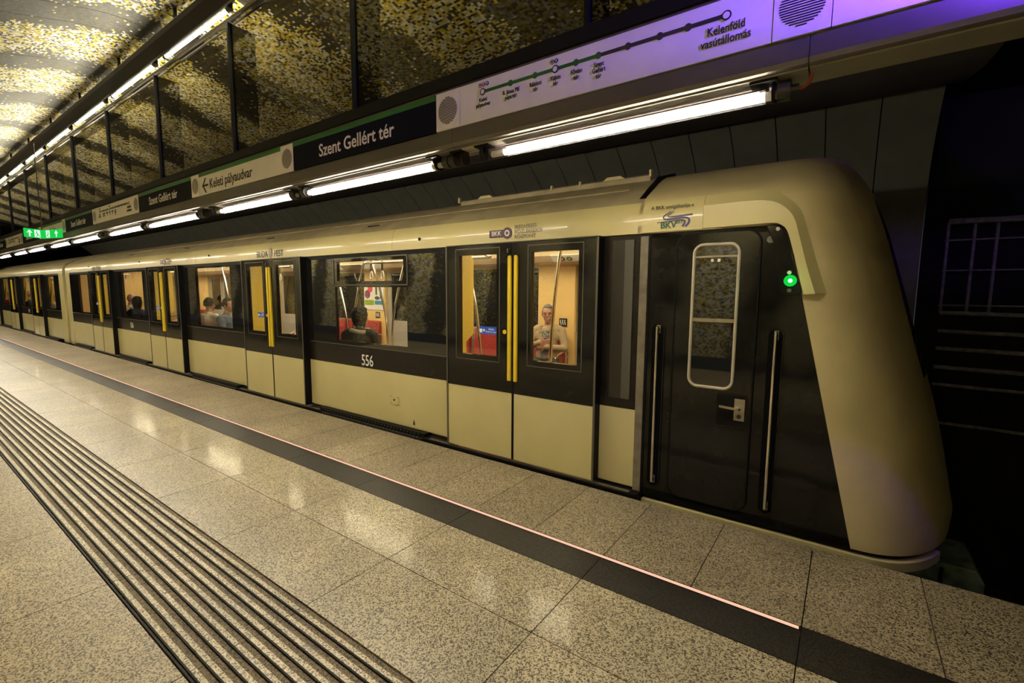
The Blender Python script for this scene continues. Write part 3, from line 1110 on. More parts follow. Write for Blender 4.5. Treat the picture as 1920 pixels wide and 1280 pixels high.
def door_meshes():
    out = {}
    for s in (-1, 1):
        X = lambda a, b: (min(s * a, s * b), max(s * a, s * b))
        lo = MB()
        x0, x1 = X(0.012, 0.785)
        lo.box(x0, x1, YD, YD + 0.045, 0.036, 0.640)
        up = MB()
        outer = [(x1, 0.642), (x1, 1.962), (x0, 1.962), (x0, 0.642)]
        wx0, wx1 = X(0.185, 0.632)
        inner = [(wx1, 0.955), (wx1, 1.878), (wx0, 1.878), (wx0, 0.955)]
        up.ring_prism(outer, inner, YD - 0.001, YD + 0.045)
        fx0, fx1 = X(0.148, 0.676)
        fr = MB().ring_prism([(fx1, 0.905), (fx1, 1.938), (fx0, 1.938), (fx0, 0.905)], [(fx1 - 0.007, 0.912), (fx1 - 0.007, 1.931), (fx0 + 0.007, 1.931), (fx0 + 0.007, 0.912)], YD - 0.003, YD)
        pn = MB().box(wx0, wx1, YD + 0.018, YD + 0.024, 0.955, 1.878)
        ex0, ex1 = X(0.785, 0.802)
        ed = MB().box(ex0, ex1, YD - 0.002, YB + 0.045, 0.03, 1.965)
        sx0, sx1 = X(0.0005, 0.012)
        ru = MB().box(sx0, sx1, YD - 0.002, YD + 0.045, 0.036, 1.962)
        hx0, hx1 = X(0.017, 0.050)
        hb = MB().prism([(hx0, 0.755), (hx1, 0.755), (hx1, 1.84), ((hx0 + hx1) / 2 + 0.008, 1.858), (hx0 + 0.004, 1.858), (hx0, 1.84)] if s > 0 else [(hx0, 0.755), (hx1, 0.755), (hx1, 1.84), (hx1 - 0.004, 1.858), ((hx0 + hx1) / 2 - 0.008, 1.858), (hx0, 1.84)], 'y', YD - 0.022, YD)
        tr = MB().box(ex0 - (0.0 if s > 0 else 0.0), ex1, YD - 0.006, YD - 0.002, 0.03, 1.965)
        out[s] = dict(lower_panel=lo.mesh('lower_panel', CREAM), leaf=up.mesh('leaf', BLACK), window_frame=fr.mesh('window_frame', GREYM), window_pane=pn.mesh('window_pane', PANE), edge=ed.mesh('edge', RUBBER), seal=ru.mesh('seal', RUBBER), grip_bar=hb.mesh('grip_bar', YELLOW, bevel=0.004), edge_trim=tr.mesh('edge_trim', GREYM))
    return out


DM = door_meshes()
me_btn = [MB().disc((0, 0), 0.042, YD - 0.010, YD, 24).mesh('button_plate', RUBBER), MB().disc((0, 0), 0.019, YD - 0.016, YD - 0.009, 18).mesh('button_cap', YELLOW), MB().disc((0, 0), 0.024, YD - 0.008, YD, 20).mesh('sensor', RUBBER), MB().disc((0, 0.012), 0.005, YD - 0.011, YD, 10).disc((0, -0.012), 0.005, YD - 0.011, YD, 10).disc((0, 0), 0.004, YD - 0.011, YD, 10).mesh('sensor_lens', STEEL)]
me_stk = MB().prism([(-0.115, -0.035), (0.085, -0.035), (0.105, 0.0), (0.085, 0.035), (-0.115, 0.035)], 'y', YD + 0.0165, YD + 0.018).mesh('sticker', BLUEP)
me_thr = MB().box(-1.14, 1.17, 3.30, YB + 0.02, -0.07, 0.018).mesh('threshold', RUBBER, bevel=0.004)
me_thr2 = MB().box(-1.06, 1.10, 3.315, 3.322, 0.018, 0.022).box(-1.06, 1.10, 3.332, 3.352, 0.018, 0.021).mesh('threshold_strip', STEEL)


def door(car, dc, detail=True):
    d = thing('door', (dc, YD, 0))
    attach(d, car)
    WORLD[d.name] = Vector((dc, YD, 0))
    for s in (-1, 1):
        for n, me in DM[s].items():
            link(n, me, d, (dc, 0, 0))
    link('open_button', me_btn[0], d, (dc - 0.085, 0, 1.19))
    link('button_cap', me_btn[1], d, (dc - 0.085, 0, 1.19))
    link('sensor', me_btn[2], d, (dc - 0.06, 0, 1.90))
    link('sensor_lens', me_btn[3], d, (dc - 0.06, 0, 1.90))
    if detail:
        link('sticker', me_stk, d, (dc - 0.285, 0, 1.19))
        text('sticker_lettering', 'Nyitás\nPush to open', 0.026, (dc - 0.255, YD + 0.0160, 1.19), WHITEP, d, line=0.9)
        link('sticker_mark', MB().box(-0.395, -0.365, YD + 0.0155, YD + 0.0165, -0.022, 0.012).disc((-0.345, 0.0), 0.012, YD + 0.0155, YD + 0.0165, 12).mesh('sticker_mark', WHITEP) if 'sticker_mark' not in bpy.data.meshes else bpy.data.meshes['sticker_mark'], d, (dc, 0, 1.19))
    link('threshold', me_thr, d, (dc, 0, 0))
    link('threshold_strip', me_thr2, d, (dc, 0, 0))
    return d


def bay(car, xa, xb, win, hopper=False, comb=True):
    """body side between two doors"""
    MB().box(xa + 0.01, xb - 0.01, YB, YB + 0.045, 0.055, 0.643).build('side_panel', CREAM, car, bevel=0.004)
    MB().box(xa, xb, YB - 0.002, YB + 0.045, 0.643, 0.885).build('waist_band', BLACKP, car)
    MB().box(xa, xb, YB + 0.002, YB + 0.05, 1.928, 1.978).build('header_strip', RUBBER, car)
    z0, z1 = 0.892, 1.928
    wa, wb = win
    za, zb = (0.937, 1.585) if hopper else (0.937, 1.905)
    mb = MB()
    mb.box(xa, wa, YB - 0.004, YB + 0.040, z0, z1).box(wb, xb, YB - 0.004, YB + 0.040, z0, z1)
    mb.box(wa, wb, YB - 0.004, YB + 0.040, z0, za).box(wa, wb, YB - 0.004, YB + 0.040, zb, 1.612 if hopper else z1)
    if hopper:
        mb.box(wa, wa + 0.05, YB - 0.004, YB + 0.040, 1.612, z1).box(wb - 0.05, wb, YB - 0.004, YB + 0.040, 1.612, z1)
        mb.box(wa + 0.05, wb - 0.05, YB - 0.004, YB + 0.040, 1.612, 1.655).box(wa + 0.05, wb - 0.05, YB - 0.004, YB + 0.040, 1.885, z1)
    mb.build('window_ribbon', RIBBON, car)
    o = MB().box(wa, wb, YB + 0.012, YB + 0.018, za, zb).build('window', PANE, car)
    if hopper:
        MB().box(wa + 0.05, wb - 0.05, YB + 0.012, YB + 0.018, 1.655, 1.885).build('window', PANE, car)
        MB().ring_prism(rrect(wa - 0.02, wb + 0.02, 1.605, 1.93, 0.02, 3), rrect(wa - 0.008, wb + 0.008, 1.617, 1.918, 0.012, 3), YB - 0.010, YB - 0.004).build('hopper_frame', GREYM, car)
    MB().box(xa + 0.05, xb - 0.05, YB - 0.009, YB - 0.002, 0.884, 0.893).build('waist_trim', GREYM, car)
    if comb:
        MB().box(xa + 0.30, xb - 0.34, 3.335, YB + 0.04, -0.09, 0.052).build('skirt', RUBBER, car)
        MB().box(xa + 0.32, xb - 0.36, 3.30, 3.337, -0.03, 0.004).build('gap_filler', DARKM, car)
        mb = MB()
        n = int((xb - xa - 0.7) / 0.055)
        for k in range(n):
            x = xa + 0.36 + k * 0.055
            mb.box(x - 0.008, x + 0.008, 3.308, 3.326, 0.002, 0.011)
            mb.box(x - 0.005, x + 0.005, 3.331, 3.337, 0.030, 0.038, 1)
        mb.build('rivets', [YELLOW if False else STEEL, STEEL], car)['kind'] = 'stuff'


me_seat = MB().prism([(0.0, 0.42), (0.02, 0.40), (0.40, 0.38), (0.44, 0.40), (0.44, 0.46), (0.10, 0.47), (0.075, 0.50), (0.03, 0.93), (-0.005, 0.955), (-0.03, 0.93), (-0.02, 0.5)], 'x', -0.245, 0.245).mesh('seat', REDF, bevel=0.012)
me_arm = MB().tube(crom([(0, 0.08, 0.45), (0, 0.05, 0.62), (0, 0.10, 0.70), (0, 0.36, 0.66), (0, 0.42, 0.60), (0, 0.42, 0.42)], 5), 0.013, 8).mesh('arm_rail', CHROME, True)


def interior(car, xl, xr, doors, bays, vpoles=True):
    zf, zc = 0.03, 2.13
    MB().box(xl, xr, YB + 0.05, YF - 0.05, -0.10, zf).build('saloon_floor', FLOORI, car)
    MB().box(xl, xr, YB + 0.05, YF - 0.05, zc, zc + 0.03).build('saloon_ceiling', BEIGE, car)
    MB().box(xl + 0.3, xr - 0.3, 4.05, 4.50, zc - 0.012, zc - 0.001).box(xl + 0.3, xr - 0.3, 5.00, 5.42, zc - 0.012, zc - 0.001).build('light_panel', SALG, car)
    MB().prism([(5.45, zc), (5.50, 2.03), (5.60, 1.955), (5.95, 1.93), (6.05, 1.93), (6.05, zc)], 'x', xl, xr).build('cove', BEIGE, car)
    # far side wall: doors, tan pillars, windows
    for dc in doors:
        MB().box(dc - 0.80, dc - 0.004, 6.02, 6.06, zf, 0.95).box(dc + 0.004, dc + 0.80, 6.02, 6.06, zf, 0.95).build('far_door_panel', GREYI, car)
        for s in (-1, 1):
            x0, x1 = sorted((dc + s * 0.12, dc + s * 0.68))
            MB().ring_prism([(x1 + 0.11, 0.95), (x1 + 0.11, 1.95), (x0 - 0.11, 1.95), (x0 - 0.11, 0.95)], [(x1, 0.97), (x1, 1.88), (x0, 1.88), (x0, 0.97)], 6.02, 6.06).build('far_door_frame', GREYI, car)
            MB().box(x0, x1, 6.035, 6.042, 0.97, 1.88).build('far_door_pane', RIBBON, car)
        # yellow draught screens beside the near door and tan ones beside the far door
        for s in (-1, 1):
            x = dc + s * 0.86
            e_ = 0.0 if s < 0 else -0.20
            MB().prism([(YB + 0.05, 0.45), (3.66 + e_, 0.45), (3.66 + e_, 1.02), (3.78 + e_, 1.10), (3.78 + e_, 1.86), (3.70 + e_, 1.98), (YB + 0.05, 1.98)], 'x', x - 0.018, x + 0.018).build('draught_screen', YPANEL, car, bevel=0.006)
    for (a, b) in bays:
        MB().box(a, a + 0.60, 5.96, 6.05, zf, 1.95).build('tan_pillar', TAN, car, bevel=0.01)
        MB().box(b - 0.62, b, 5.96, 6.05, zf, 1.95).build('tan_pillar', TAN, car, bevel=0.01)
        MB().box(a + 0.60, b - 0.62, 6.00, 6.05, zf, 0.95).build('far_side_panel', GREYI, car)
        MB().box(a + 0.58, b - 0.60, 6.02, 6.03, 0.95, 1.95).build('far_window', RIBBON, car)
        n = 4 if b - a > 2.2 else 3
        p = (b - a - 0.16) / n
        for k in range(n):
            xc = a + 0.08 + p * (k + 0.5)
            o = link('seat', me_seat, car)
            o.matrix_parent_inverse = Matrix.Translation(-WORLD[car.name])
            o.matrix_basis = Matrix.Translation((xc, 5.93, 0)) @ Matrix.Rotation(math.pi, 4, 'Z')
            o = link('seat', me_seat, car)
            o.matrix_parent_inverse = Matrix.Translation(-WORLD[car.name])
            o.matrix_basis = Matrix.Translation((xc, YB + 0.10, -0.07))
        for x in (a + 0.06, b - 0.06):
            o = link('arm_rail', me_arm, car)
            o.matrix_parent_inverse = Matrix.Translation(-WORLD[car.name])
            o.matrix_basis = Matrix.Translation((x, 5.95, 0)) @ Matrix.Rotation(math.pi, 4, 'Z')
        # overhead grab rail with straps
        MB().tube(crom([(a + 0.2, 4.2, zc), (a + 0.22, 4.2, 1.96), (a + 0.30, 4.2, 1.93), (b - 0.30, 4.2, 1.93), (b - 0.22, 4.2, 1.96), (b - 0.2, 4.2, zc)], 4), 0.016, 8).build('grab_rail', CHROME, car, True)
        for x in (a + 0.28, a + 0.52, b - 0.55):
            lp = [(x + 0.038 * math.sin(t) * (0.5 + 0.5 * math.cos(t * 0.5) ** 2), 4.2, 1.76 - 0.055 * math.cos(t)) for t in (2 * math.pi * i / 14 for i in range(14))]
            o = MB().tube(lp, 0.009, 6, closed=True).build('strap_handle', WHITEP, car, True)
            MB().box(x - 0.012, x + 0.012, 4.195, 4.205, 1.80, 1.95).build('strap', RUBBER, o)
    MB().box(xl - 0.02, xl + 0.02, YB + 0.05, YF - 0.05, zf, zc).build('end_bulkhead', TAN, car)
    MB().box(xr - 0.02, xr + 0.02, YB + 0.05, YF - 0.05, zf, zc).build('end_bulkhead', TAN, car)
    MB().box(xl, xr, YF - 0.05, YF, -0.1, 1.98).build('far_side_skin', BLACKP, car)


def vpole(car, x, y):
    for s in (-1, 1):
        MB().tube(crom([(x + s * 0.06, y, 0.03), (x + s * 0.06, y, 0.7), (x + s * 0.09, y, 1.1), (x + s * 0.24, y, 1.6), (x + s * 0.44, y, 2.12)], 5), 0.017, 8).build('grab_pole', CHROME, car, True)


# ---- leading car
car = thing('metro_car', (-9, 4.75, -1.1), 'cream and black leading metro car numbered 556 with sloping nose', 'metro car', 'metro train cars')
XL1, XC = -17.93, -1.20
for dc in DOORS1:
    door(car, dc)
bays1 = [(-5.735, -3.18), (-9.705, -7.345), (-13.685, -11.315), (-17.50, -15.295)]
wins1 = [(-5.115, -3.825), (-9.185, -7.885), (-13.10, -11.80), (-16.62, -15.75)]
for i, (b, wn) in enumerate(zip(bays1, wins1)):
    bay(car, b[0], b[1], wn, hopper=(i == 0))
for dc in DOORS1:
    MB().box(dc - 0.80, dc + 0.80, YB + 0.0, YB + 0.05, 1.962, 1.979).build('door_header', RUBBER, car)
    MB().box(dc - 0.80, dc + 0.80, YD, YB + 0.01, 1.966, 1.976).build('door_rail', DARKM, car)
MB().box(-17.93, -17.50, YB - 0.01, YB + 0.05, -0.02, 1.978).build('end_post', CREAM, car, bevel=0.01)
interior(car, XL1 + 0.05, -1.30, DOORS1, bays1)
# cornice panels and roof
seams = [XL1, -13.2, -9.15, -8.2, -4.05, -1.268, -0.84]
for a, b in zip(seams[:-1], seams[1:]):
    o_ = 0.007 if b > -1 else 0.0
    MB().prism([(y - o_, z + o_ * 0.4) for y, z in ROOF] + [(3.52, 2.20), (3.50, 1.978)], 'x', a + 0.003, b - 0.003).build('cornice_panel', CREAM, car, True)
prof = mirror(ROOF2)
MB().prism(prof, 'x', XL1, -1.29, close=True).build('roof', CREAM_D, car, True)
MB().prism([(9.5 - y, z) for y, z in ROOF] + [(6.0, 1.9)], 'x', XL1, -1.2).build('far_cornice', CREAM, car)
# thin roof gutter and roof rail near the cab
MB().tube([(x, 3.70, 2.368) for x in (-17.9, -1.5)], 0.006, 6).build('roof_gutter', CREAM_D, car)
rl = MB().prism([(3.90, 2.468), (3.90, 2.512), (3.93, 2.528), (4.05, 2.54), (4.05, 2.50)], 'x', -3.50, -1.40)
rl = rl.build('roof_rail', CREAM_D, car, bevel=0.006)
for x in (-3.52, -2.35, -2.05, -1.40):
    MB().box(x - 0.009, x + 0.009, 3.89, 3.92, 2.50, 2.54 if x > -3 and x < -2 else 2.555).build('rail_clip', CREAM, rl)
for x in (-3.15, -1.72):
    MB().prism([(x - 0.10, 2.51), (x + 0.10, 2.51), (x + 0.06, 2.538), (x - 0.06, 2.538)], 'y', 3.885, 3.95).build('rail_clip', CREAM, rl)
MB().prism([(3.50, 2.25), (3.70, 2.375), (3.90, 2.49), (4.2, 2.57), (4.2, 2.50), (3.6, 2.22)], 'x', -1.335, -1.285).build('roof_joint', RUBBER, car)
for x in (-4.55, -6.9, -9.9, -12.9):
    MB().box(x - 0.10, x + 0.10, 3.55, 3.56, 2.290, 2.300).build('roof_vent', RUBBER, car)
for x, z in ((-3.62, 2.075), (-8.6, 2.10), (-11.9, 2.10), (-15.6, 2.10)):
    MB().disc((x, z), 0.016, 3.392, 3.402, 12).build('cornice_lamp', RUBBER, car)

# ---- cab side pocket beside the first door
MB().box(-1.60, -1.20, YB + 0.02, YB + 0.05, 0.02, 1.978).build('pocket_panel', BLACKP, car)
for a, b, m in ((-1.50, -1.40, DARKM), (-1.40, -1.33, plain('pocket_rib', (0.09, 0.085, 0.07), 0.4))):
    MB().box(a, b, YB + 0.010, YB + 0.021, 0.72, 1.94).build('pocket_rib', m, car)
MB().box(-1.572, -1.20, YB + 0.005, YB + 0.045, 0.03, 0.645).build('side_panel', CREAM, car, bevel=0.004)
MB().box(-1.575, -1.20, YB + 0.004, YB + 0.03, 0.647, 0.72).build('waist_band', BLACKP, car)
MB().box(-1.272, -1.212, YB - 0.012, YB + 0.03, 0.0, 1.955).build('cab_pillar', plain('worn_pillar', (0.20, 0.175, 0.12), 0.5, var=0.35, vscale=12), car, bevel=0.004)
MB().box(-1.212, -1.195, YB - 0.006, YB + 0.03, 0.0, 1.96).build('cab_seal', RUBBER, car)

# ---- nose shell
NZ = [0.0, 0.1, 0.2, 0.4, 0.7, 1.0, 1.3, 1.6, 1.8, 1.97, 2.1, 2.2, 2.3, 2.4, 2.5, 2.56, 2.58]
NF = [0.690, 0.699, 0.679, 0.641, 0.578, 0.496, 0.408, 0.326, 0.270, 0.221, 0.174, 0.136, 0.093, 0.038, -0.027, -0.086, -0.16]
RZ = [z for y, z in ROOF + ROOF2[1:]]
RYs = [y for y, z in ROOF + ROOF2[1:]]


def nose_ys(z):
    return YB if z < 1.978 else interp(z, RZ, RYs)


def nose_xb(z):
    return interp(z, [0, 1.95, 2.58], [0.112, -0.33, -0.45])


zs = [0.0, 0.05, 0.1, 0.2, 0.3, 0.45, 0.6, 0.8, 1.0, 1.2, 1.4, 1.6, 1.75, 1.86, 1.93, 1.975, 1.98, 2.03, 2.08, 2.12, 2.16, 2.21, 2.26, 2.31, 2.36, 2.41, 2.45, 2.49, 2.52, 2.545, 2.56, 2.572, 2.579]
NEXP, NT = 2.4, 26
V, F, MI = [], [], []
cols = None
for z in zs:
    xf, xb, y0 = interp(z, NZ, NF), nose_xb(z), nose_ys(z)
    row = [(-1.30 if z > 1.977 else -1.197, y0), (-0.86, y0), (-0.42, y0), (xb, y0)]
    hw = 4.75 - y0
    for k in range(1, NT + 1):
        t = math.pi / 2 * k / NT
        t = t if True else t
        row.append((xb + (xf - xb) * math.sin(t) ** (2 / NEXP), 4.75 - hw * max(0.0, math.cos(t)) ** (2 / NEXP)))
    full = row + [(x, 9.5 - y) for x, y in reversed(row[:-1])]
    V += [(x, y, z) for x, y in full]
    cols = len(full)
for i in range(len(zs) - 1):
    for k in range(cols - 1):
        a = i * cols + k
        F.append((a, a + 1, a + cols + 1, a + cols))
        zc = (zs[i] + zs[i + 1]) / 2
        xm = V[a][0]
        ym = (V[a][1] + V[a + 1][1]) / 2
        m = 0
        if zc < 1.976 and (k < 3 or k >= cols - 4):
            m = 1
        elif 0.95 < zc < 2.2 and abs(ym - 4.75) < 0.70:
            m = 1
        MI.append(m)
F.append(tuple(range((len(zs) - 1) * cols, len(zs) * cols)))
MI.append(0)
me = bpy.data.meshes.new('nose_shell')
me.from_pydata(V, [], F)
me.materials.append(CREAM_N)
me.materials.append(BLACK)
me.polygons.foreach_set('material_index', MI)
bm = bmesh.new()
bm.from_mesh(me)
bmesh.ops.recalc_face_normals(bm, faces=bm.faces)
bm.to_mesh(me)
bm.free()
for p in me.polygons:
    p.use_smooth = True
me.set_sharp_from_angle(angle=math.radians(32))
nose = link('nose_shell', me, car)

# cream brow fairing that arches down beside the lamp unit
I_ = [(-0.84, 1.984), (-0.60, 1.984), (-0.43, 1.984), (-0.375, 1.972), (-0.335, 1.93), (-0.30, 1.82), (-0.262, 1.68), (-0.226, 1.54)]
M_ = [(-0.84, 2.135), (-0.60, 2.135), (-0.46, 2.125), (-0.375, 2.09), (-0.305, 2.01), (-0.262, 1.87), (-0.215, 1.70), (-0.165, 1.545)]
O_ = [(-0.84, 2.212), (-0.60, 2.215), (-0.45, 2.208), (-0.325, 2.170), (-0.235, 2.090), (-0.175, 1.93), (-0.112, 1.74), (-0.050, 1.552)]


def dense2(P):
    return [tuple(p) for p in crom(P, 6)]


I2, M2, O2 = dense2(I_), dense2(M_), dense2(O_)
V, F = [], []
for (a, b, c) in zip(I2, M2, O2):
    yy = 3.388 - 0.030 * max(0.0, min(1.0, (a[0] + 0.80) / 0.35))
    V += [(a[0], 3.46, a[1]), (a[0], yy, a[1]), (b[0], yy + 0.003, b[1]), (c[0], 3.450 + max(0, c[0] + 0.25) * 0.12, c[1]), (c[0], 3.60, c[1])]
for i in range(len(I2) - 1):
    for k in range(4):
        F.append((5 * i + k, 5 * i + k + 1, 5 * i + 5 + k + 1, 5 * i + 5 + k))
n = 5 * (len(I2) - 1)
F.append((n, n + 1, n + 2, n + 3, n + 4))
F.append((4, 3, 2, 1, 0))
me = bpy.data.meshes.new('brow_fairing')
me.from_pydata(V, [], F)
me.materials.append(CREAM)
bm = bmesh.new()
bm.from_mesh(me)
bmesh.ops.recalc_face_normals(bm, faces=bm.faces)
bm.to_mesh(me)
bm.free()
for p in me.polygons:
    p.use_smooth = True
me.set_sharp_from_angle(angle=math.radians(28))
link('brow_fairing', me, car)
# lamp unit
lampu = MB().prism([(-0.455, 1.972), (-0.405, 1.975), (-0.365, 1.955), (-0.338, 1.91), (-0.30, 1.79), (-0.235, 1.555), (-0.250, 1.535), (-0.33, 1.535), (-0.352, 1.56), (-0.37, 1.70), (-0.40, 1.85)], 'y', 3.362, 3.41).build('lamp_unit', BLACK, car, bevel=0.006)
MB().disc((-0.300, 1.625), 0.011, 3.356, 3.364, 16).build('green_lamp', LEDW, lampu)
MB().ring_prism([(-0.300 + 0.036 * math.cos(t), 1.625 + 0.036 * math.sin(t)) for t in (2 * math.pi * k / 16 for k in range(16))], [(-0.300 + 0.012 * math.cos(t), 1.625 + 0.012 * math.sin(t)) for t in (2 * math.pi * k / 16 for k in range(16))], 3.358, 3.363).build('green_halo', GHALO, lampu)  # glowing ring paints the green lamp's halo of light
MB().disc((-0.308, 1.675), 0.012, 3.356, 3.364, 14).build('lens', WHITEP, lampu)
MB().disc((-0.302, 1.565), 0.012, 3.356, 3.364, 14).build('lens', GREYM, lampu)
MB().disc((-0.385, 1.945), 0.012, 3.356, 3.364, 14).build('lens', STEEL, lampu)
MB().disc((-0.425, 1.885), 0.022, 3.388, 3.398, 18).build('horn_ring', GREYM, car)
gl = lamp('green_marker_light', 'POINT', (-0.30, 3.335, 1.622), 0.05, (0.05, 1.0, 0.2), 0.012)
# cab door
dz = rrect(-1.005, -0.478, 0.055, 1.955, 0.085, 6)
dzi = rrect(-0.999, -0.484, 0.061, 1.949, 0.08, 6)
cdr = thing('cab_door', (-0.75, 3.4, 0.05))
attach(cdr, car)
WORLD[cdr.name] = Vector((-0.75, 3.4, 0.05))
MB().prism([(x, z) for x, z in dzi], 'y', 3.392, 3.41).build('cab_door_leaf', BLACK, cdr)
MB().tube([(x, 3.397, z) for x, z in dz], 0.008, 6, closed=True).build('door_seal', RUBBER, cdr, True)
wr = rrect(-0.885, -0.600, 0.895, 1.872, 0.06, 6)
MB().tube([(x, 3.388, z) for x, z in wr], 0.011, 8, closed=True).build('window_frame', plain('pale_frame', (0.55, 0.50, 0.38), 0.35, metal=0.3), cdr, True)
MB().prism(rrect(-0.885, -0.600, 0.895, 1.872, 0.06, 6), 'y', 3.389, 3.394).build('window_glass', RIBBON, cdr)
MB().box(-0.885, -0.600, 3.380, 3.394, 1.348, 1.372).build('window_bar', STEEL, cdr)
MB().box(-0.878, -0.607, 3.381, 3.390, 1.785, 1.797).build('top_bar', STEEL, cdr)
MB().box(-0.773, -0.757, 3.381, 3.390, 1.755, 1.775).box(-0.731, -0.715, 3.381, 3.390, 1.755, 1.775).build('catch', WHITEP, cdr)
lt = MB().prism(rrect(-0.690, -0.500, 0.643, 0.862, 0.015, 3), 'y', 3.384, 3.394).build('latch_recess', RUBBER, cdr, bevel=0.002)
MB().ring_prism(rrect(-0.692, -0.498, 0.641, 0.864, 0.016, 3), rrect(-0.686, -0.504, 0.647, 0.858, 0.012, 3), 3.380, 3.388).build('latch_rim', BLACKP, cdr)
MB().box(-0.578, -0.512, 3.376, 3.386, 0.69, 0.84).build('latch_plate', STEEL, cdr, bevel=0.003)
MB().tube(crom([(-0.545, 3.375, 0.775), (-0.545, 3.350, 0.775), (-0.56, 3.345, 0.776), (-0.665, 3.345, 0.782)], 4), 0.011, 8).build('latch_lever', CHROME, cdr, True)
MB().disc((-0.545, 0.72), 0.014, 3.370, 3.378, 14).build('key_cylinder', DARKM, cdr)
# hand rails over flat capsule plates, near-black to paint in a hollow's shade
for i, (xa, xb) in enumerate(((-1.166, -1.068), (-0.408, -0.314))):
    cz = rrect(xa, xb, 0.085, 1.322, 0.044, 8)
    ci = rrect(xa + 0.007, xb - 0.007, 0.092, 1.315, 0.040, 8)
    h = thing('hand_rail', (xa, 3.39, 0.1))
    attach(h, car)
    WORLD[h.name] = Vector((xa, 3.39, 0.1))
    MB().prism(ci, 'y', 3.391, 3.40).build('recess_shade', VOID, h)
    MB().ring_prism(cz, ci, 3.388, 3.402).build('recess_rim', BLACK, h)
    xm = (xa + xb) / 2 + 0.004
    MB().tube(crom([(xm, 3.392, 1.285), (xm, 3.362, 1.265), (xm, 3.358, 1.22), (xm, 3.358, 0.22), (xm, 3.362, 0.16), (xm, 3.392, 0.14)], 4), 0.0115, 10).build('rail_bar', CHROME, h, True)
    MB().box(xm - 0.014, xm + 0.014, 3.384, 3.396, 1.25, 1.31).box(xm - 0.014, xm + 0.014, 3.384, 3.396, 0.115, 0.175).build('rail_foot', STEEL, h, bevel=0.003)
# cream sill strip below the cab, following the nose
ring0 = []
for off in (0.018, -0.03):
    xf, xb = 0.69 - 0.03 + off, 0.112
    row = [(-1.195, YB - off), (-0.6, YB - off), (xb, YB - off)]
    hw = 4.75 - (YB - off)
    for k in range(1, 15):
        t = math.pi / 2 * k / 26
        row.append((xb + (xf - xb) * math.sin(t) ** (2 / 2.6), 4.75 - hw * math.cos(t) ** (2 / 2.6)))
    ring0.append(row)
pl = ring0[0] + list(reversed(ring0[1]))
mb = MB()
n = len(ring0[0])
for (z0, z1, m) in ((-0.085, -0.030, 0),):
    b = len(mb.v)
    for z in (z0, z1):
        mb.v += [(x, y, z) for x, y in ring0[0]] + [(x, y, z) for x, y in ring0[1]]
    for i in range(n - 1):
        for q in ((i, i + 1, 2 * n + i + 1, 2 * n + i), (2 * n + i, 2 * n + i + 1, 3 * n + i + 1, 3 * n + i), (n + i, n + i + 1, i + 1, i), (n + i + 1, n + i, 3 * n + i, 3 * n + i + 1)):
            mb.f.append(tuple(b + k for k in q))
            mb.m.append(0)
    mb.f.append((b, b + n, b + 3 * n, b + 2 * n))
    mb.m.append(0)
    mb.f.append((b + n - 1, b + 2 * n - 1, b + 4 * n - 1, b + 3 * n - 1))
    mb.m.append(0)
mb.build('cab_sill', CREAM, car)
ringb = [(x, y) for x, y in ring0[1]]
MB().prism(ringb + [(0.2, 5.9), (-1.195, 5.9)], 'z', -0.035, 0.002).build('nose_underside', RUBBER, car)
MB().box(-17.9, -0.1, 3.50, 5.9, -0.75, -0.02).build('underframe', RUBBER, car)
bx = MB().prism([(0.40, -0.62), (0.845, -0.62), (0.845, -0.33), (0.80, -0.25), (0.40, -0.25)], 'y', 4.10, 4.55)
bx = bx.build('coupler_box', plain('coupler_green', (0.24, 0.32, 0.30), 0.5, var=0.5, vscale=14), car, bevel=0.012)
MB().box(0.62, 0.64, 4.085, 4.10, -0.62, -0.28).box(0.40, 0.84, 4.088, 4.10, -0.46, -0.45).build('coupler_rib', DARKM, bx)

# ---- lettering and marks on the leading car
TY = YB - 0.0065
text('car_number', '556', 0.185, (-4.525, YB - 0.003, 0.725), WHITEP, car, xs=0.80, bold=0.006)
text('car_number', '556', 0.16, (-12.66, YB - 0.003, 0.755), WHITEP, car, xs=0.80, bold=0.006)


def bkk(x, z, s=1.0, sub=True):
    pl = rrect(x - 0.125 * s, x + 0.055 * s, z - 0.033 * s, z + 0.033 * s, 0.008 * s, 3)
    o = MB().prism(pl, 'y', 3.3935, 3.399).build('logo_plaque', PURPLE, car)
    MB().disc((x + 0.075 * s, z), 0.051 * s, 3.3938, 3.399, 24).build('logo_disc', PURPLE, o)
    rg = [(2 * math.pi * k / 20) for k in range(20)]
    MB().ring_prism([(x + 0.075 * s + 0.027 * s * math.cos(t), z + 0.027 * s * math.sin(t)) for t in rg], [(x + 0.075 * s + 0.016 * s * math.cos(t), z + 0.016 * s * math.sin(t)) for t in rg], 3.3920, 3.3942).build('logo_ring', WHITEP, o)
    text('logo_lettering', 'BKK', 0.058 * s, (x - 0.045 * s, 3.3925, z), WHITEP, o, bold=0.02)
    if sub:
        text('lettering', 'BUDAPESTI\nKÖZLEKEDÉSI\nKÖZPONT', 0.046 * s, (x + 0.155 * s, 3.3935, z + 0.004), GREYT, car, align='LEFT', line=0.92)


bkk(-2.575, 2.062)
bkk(-10.62, 2.055)


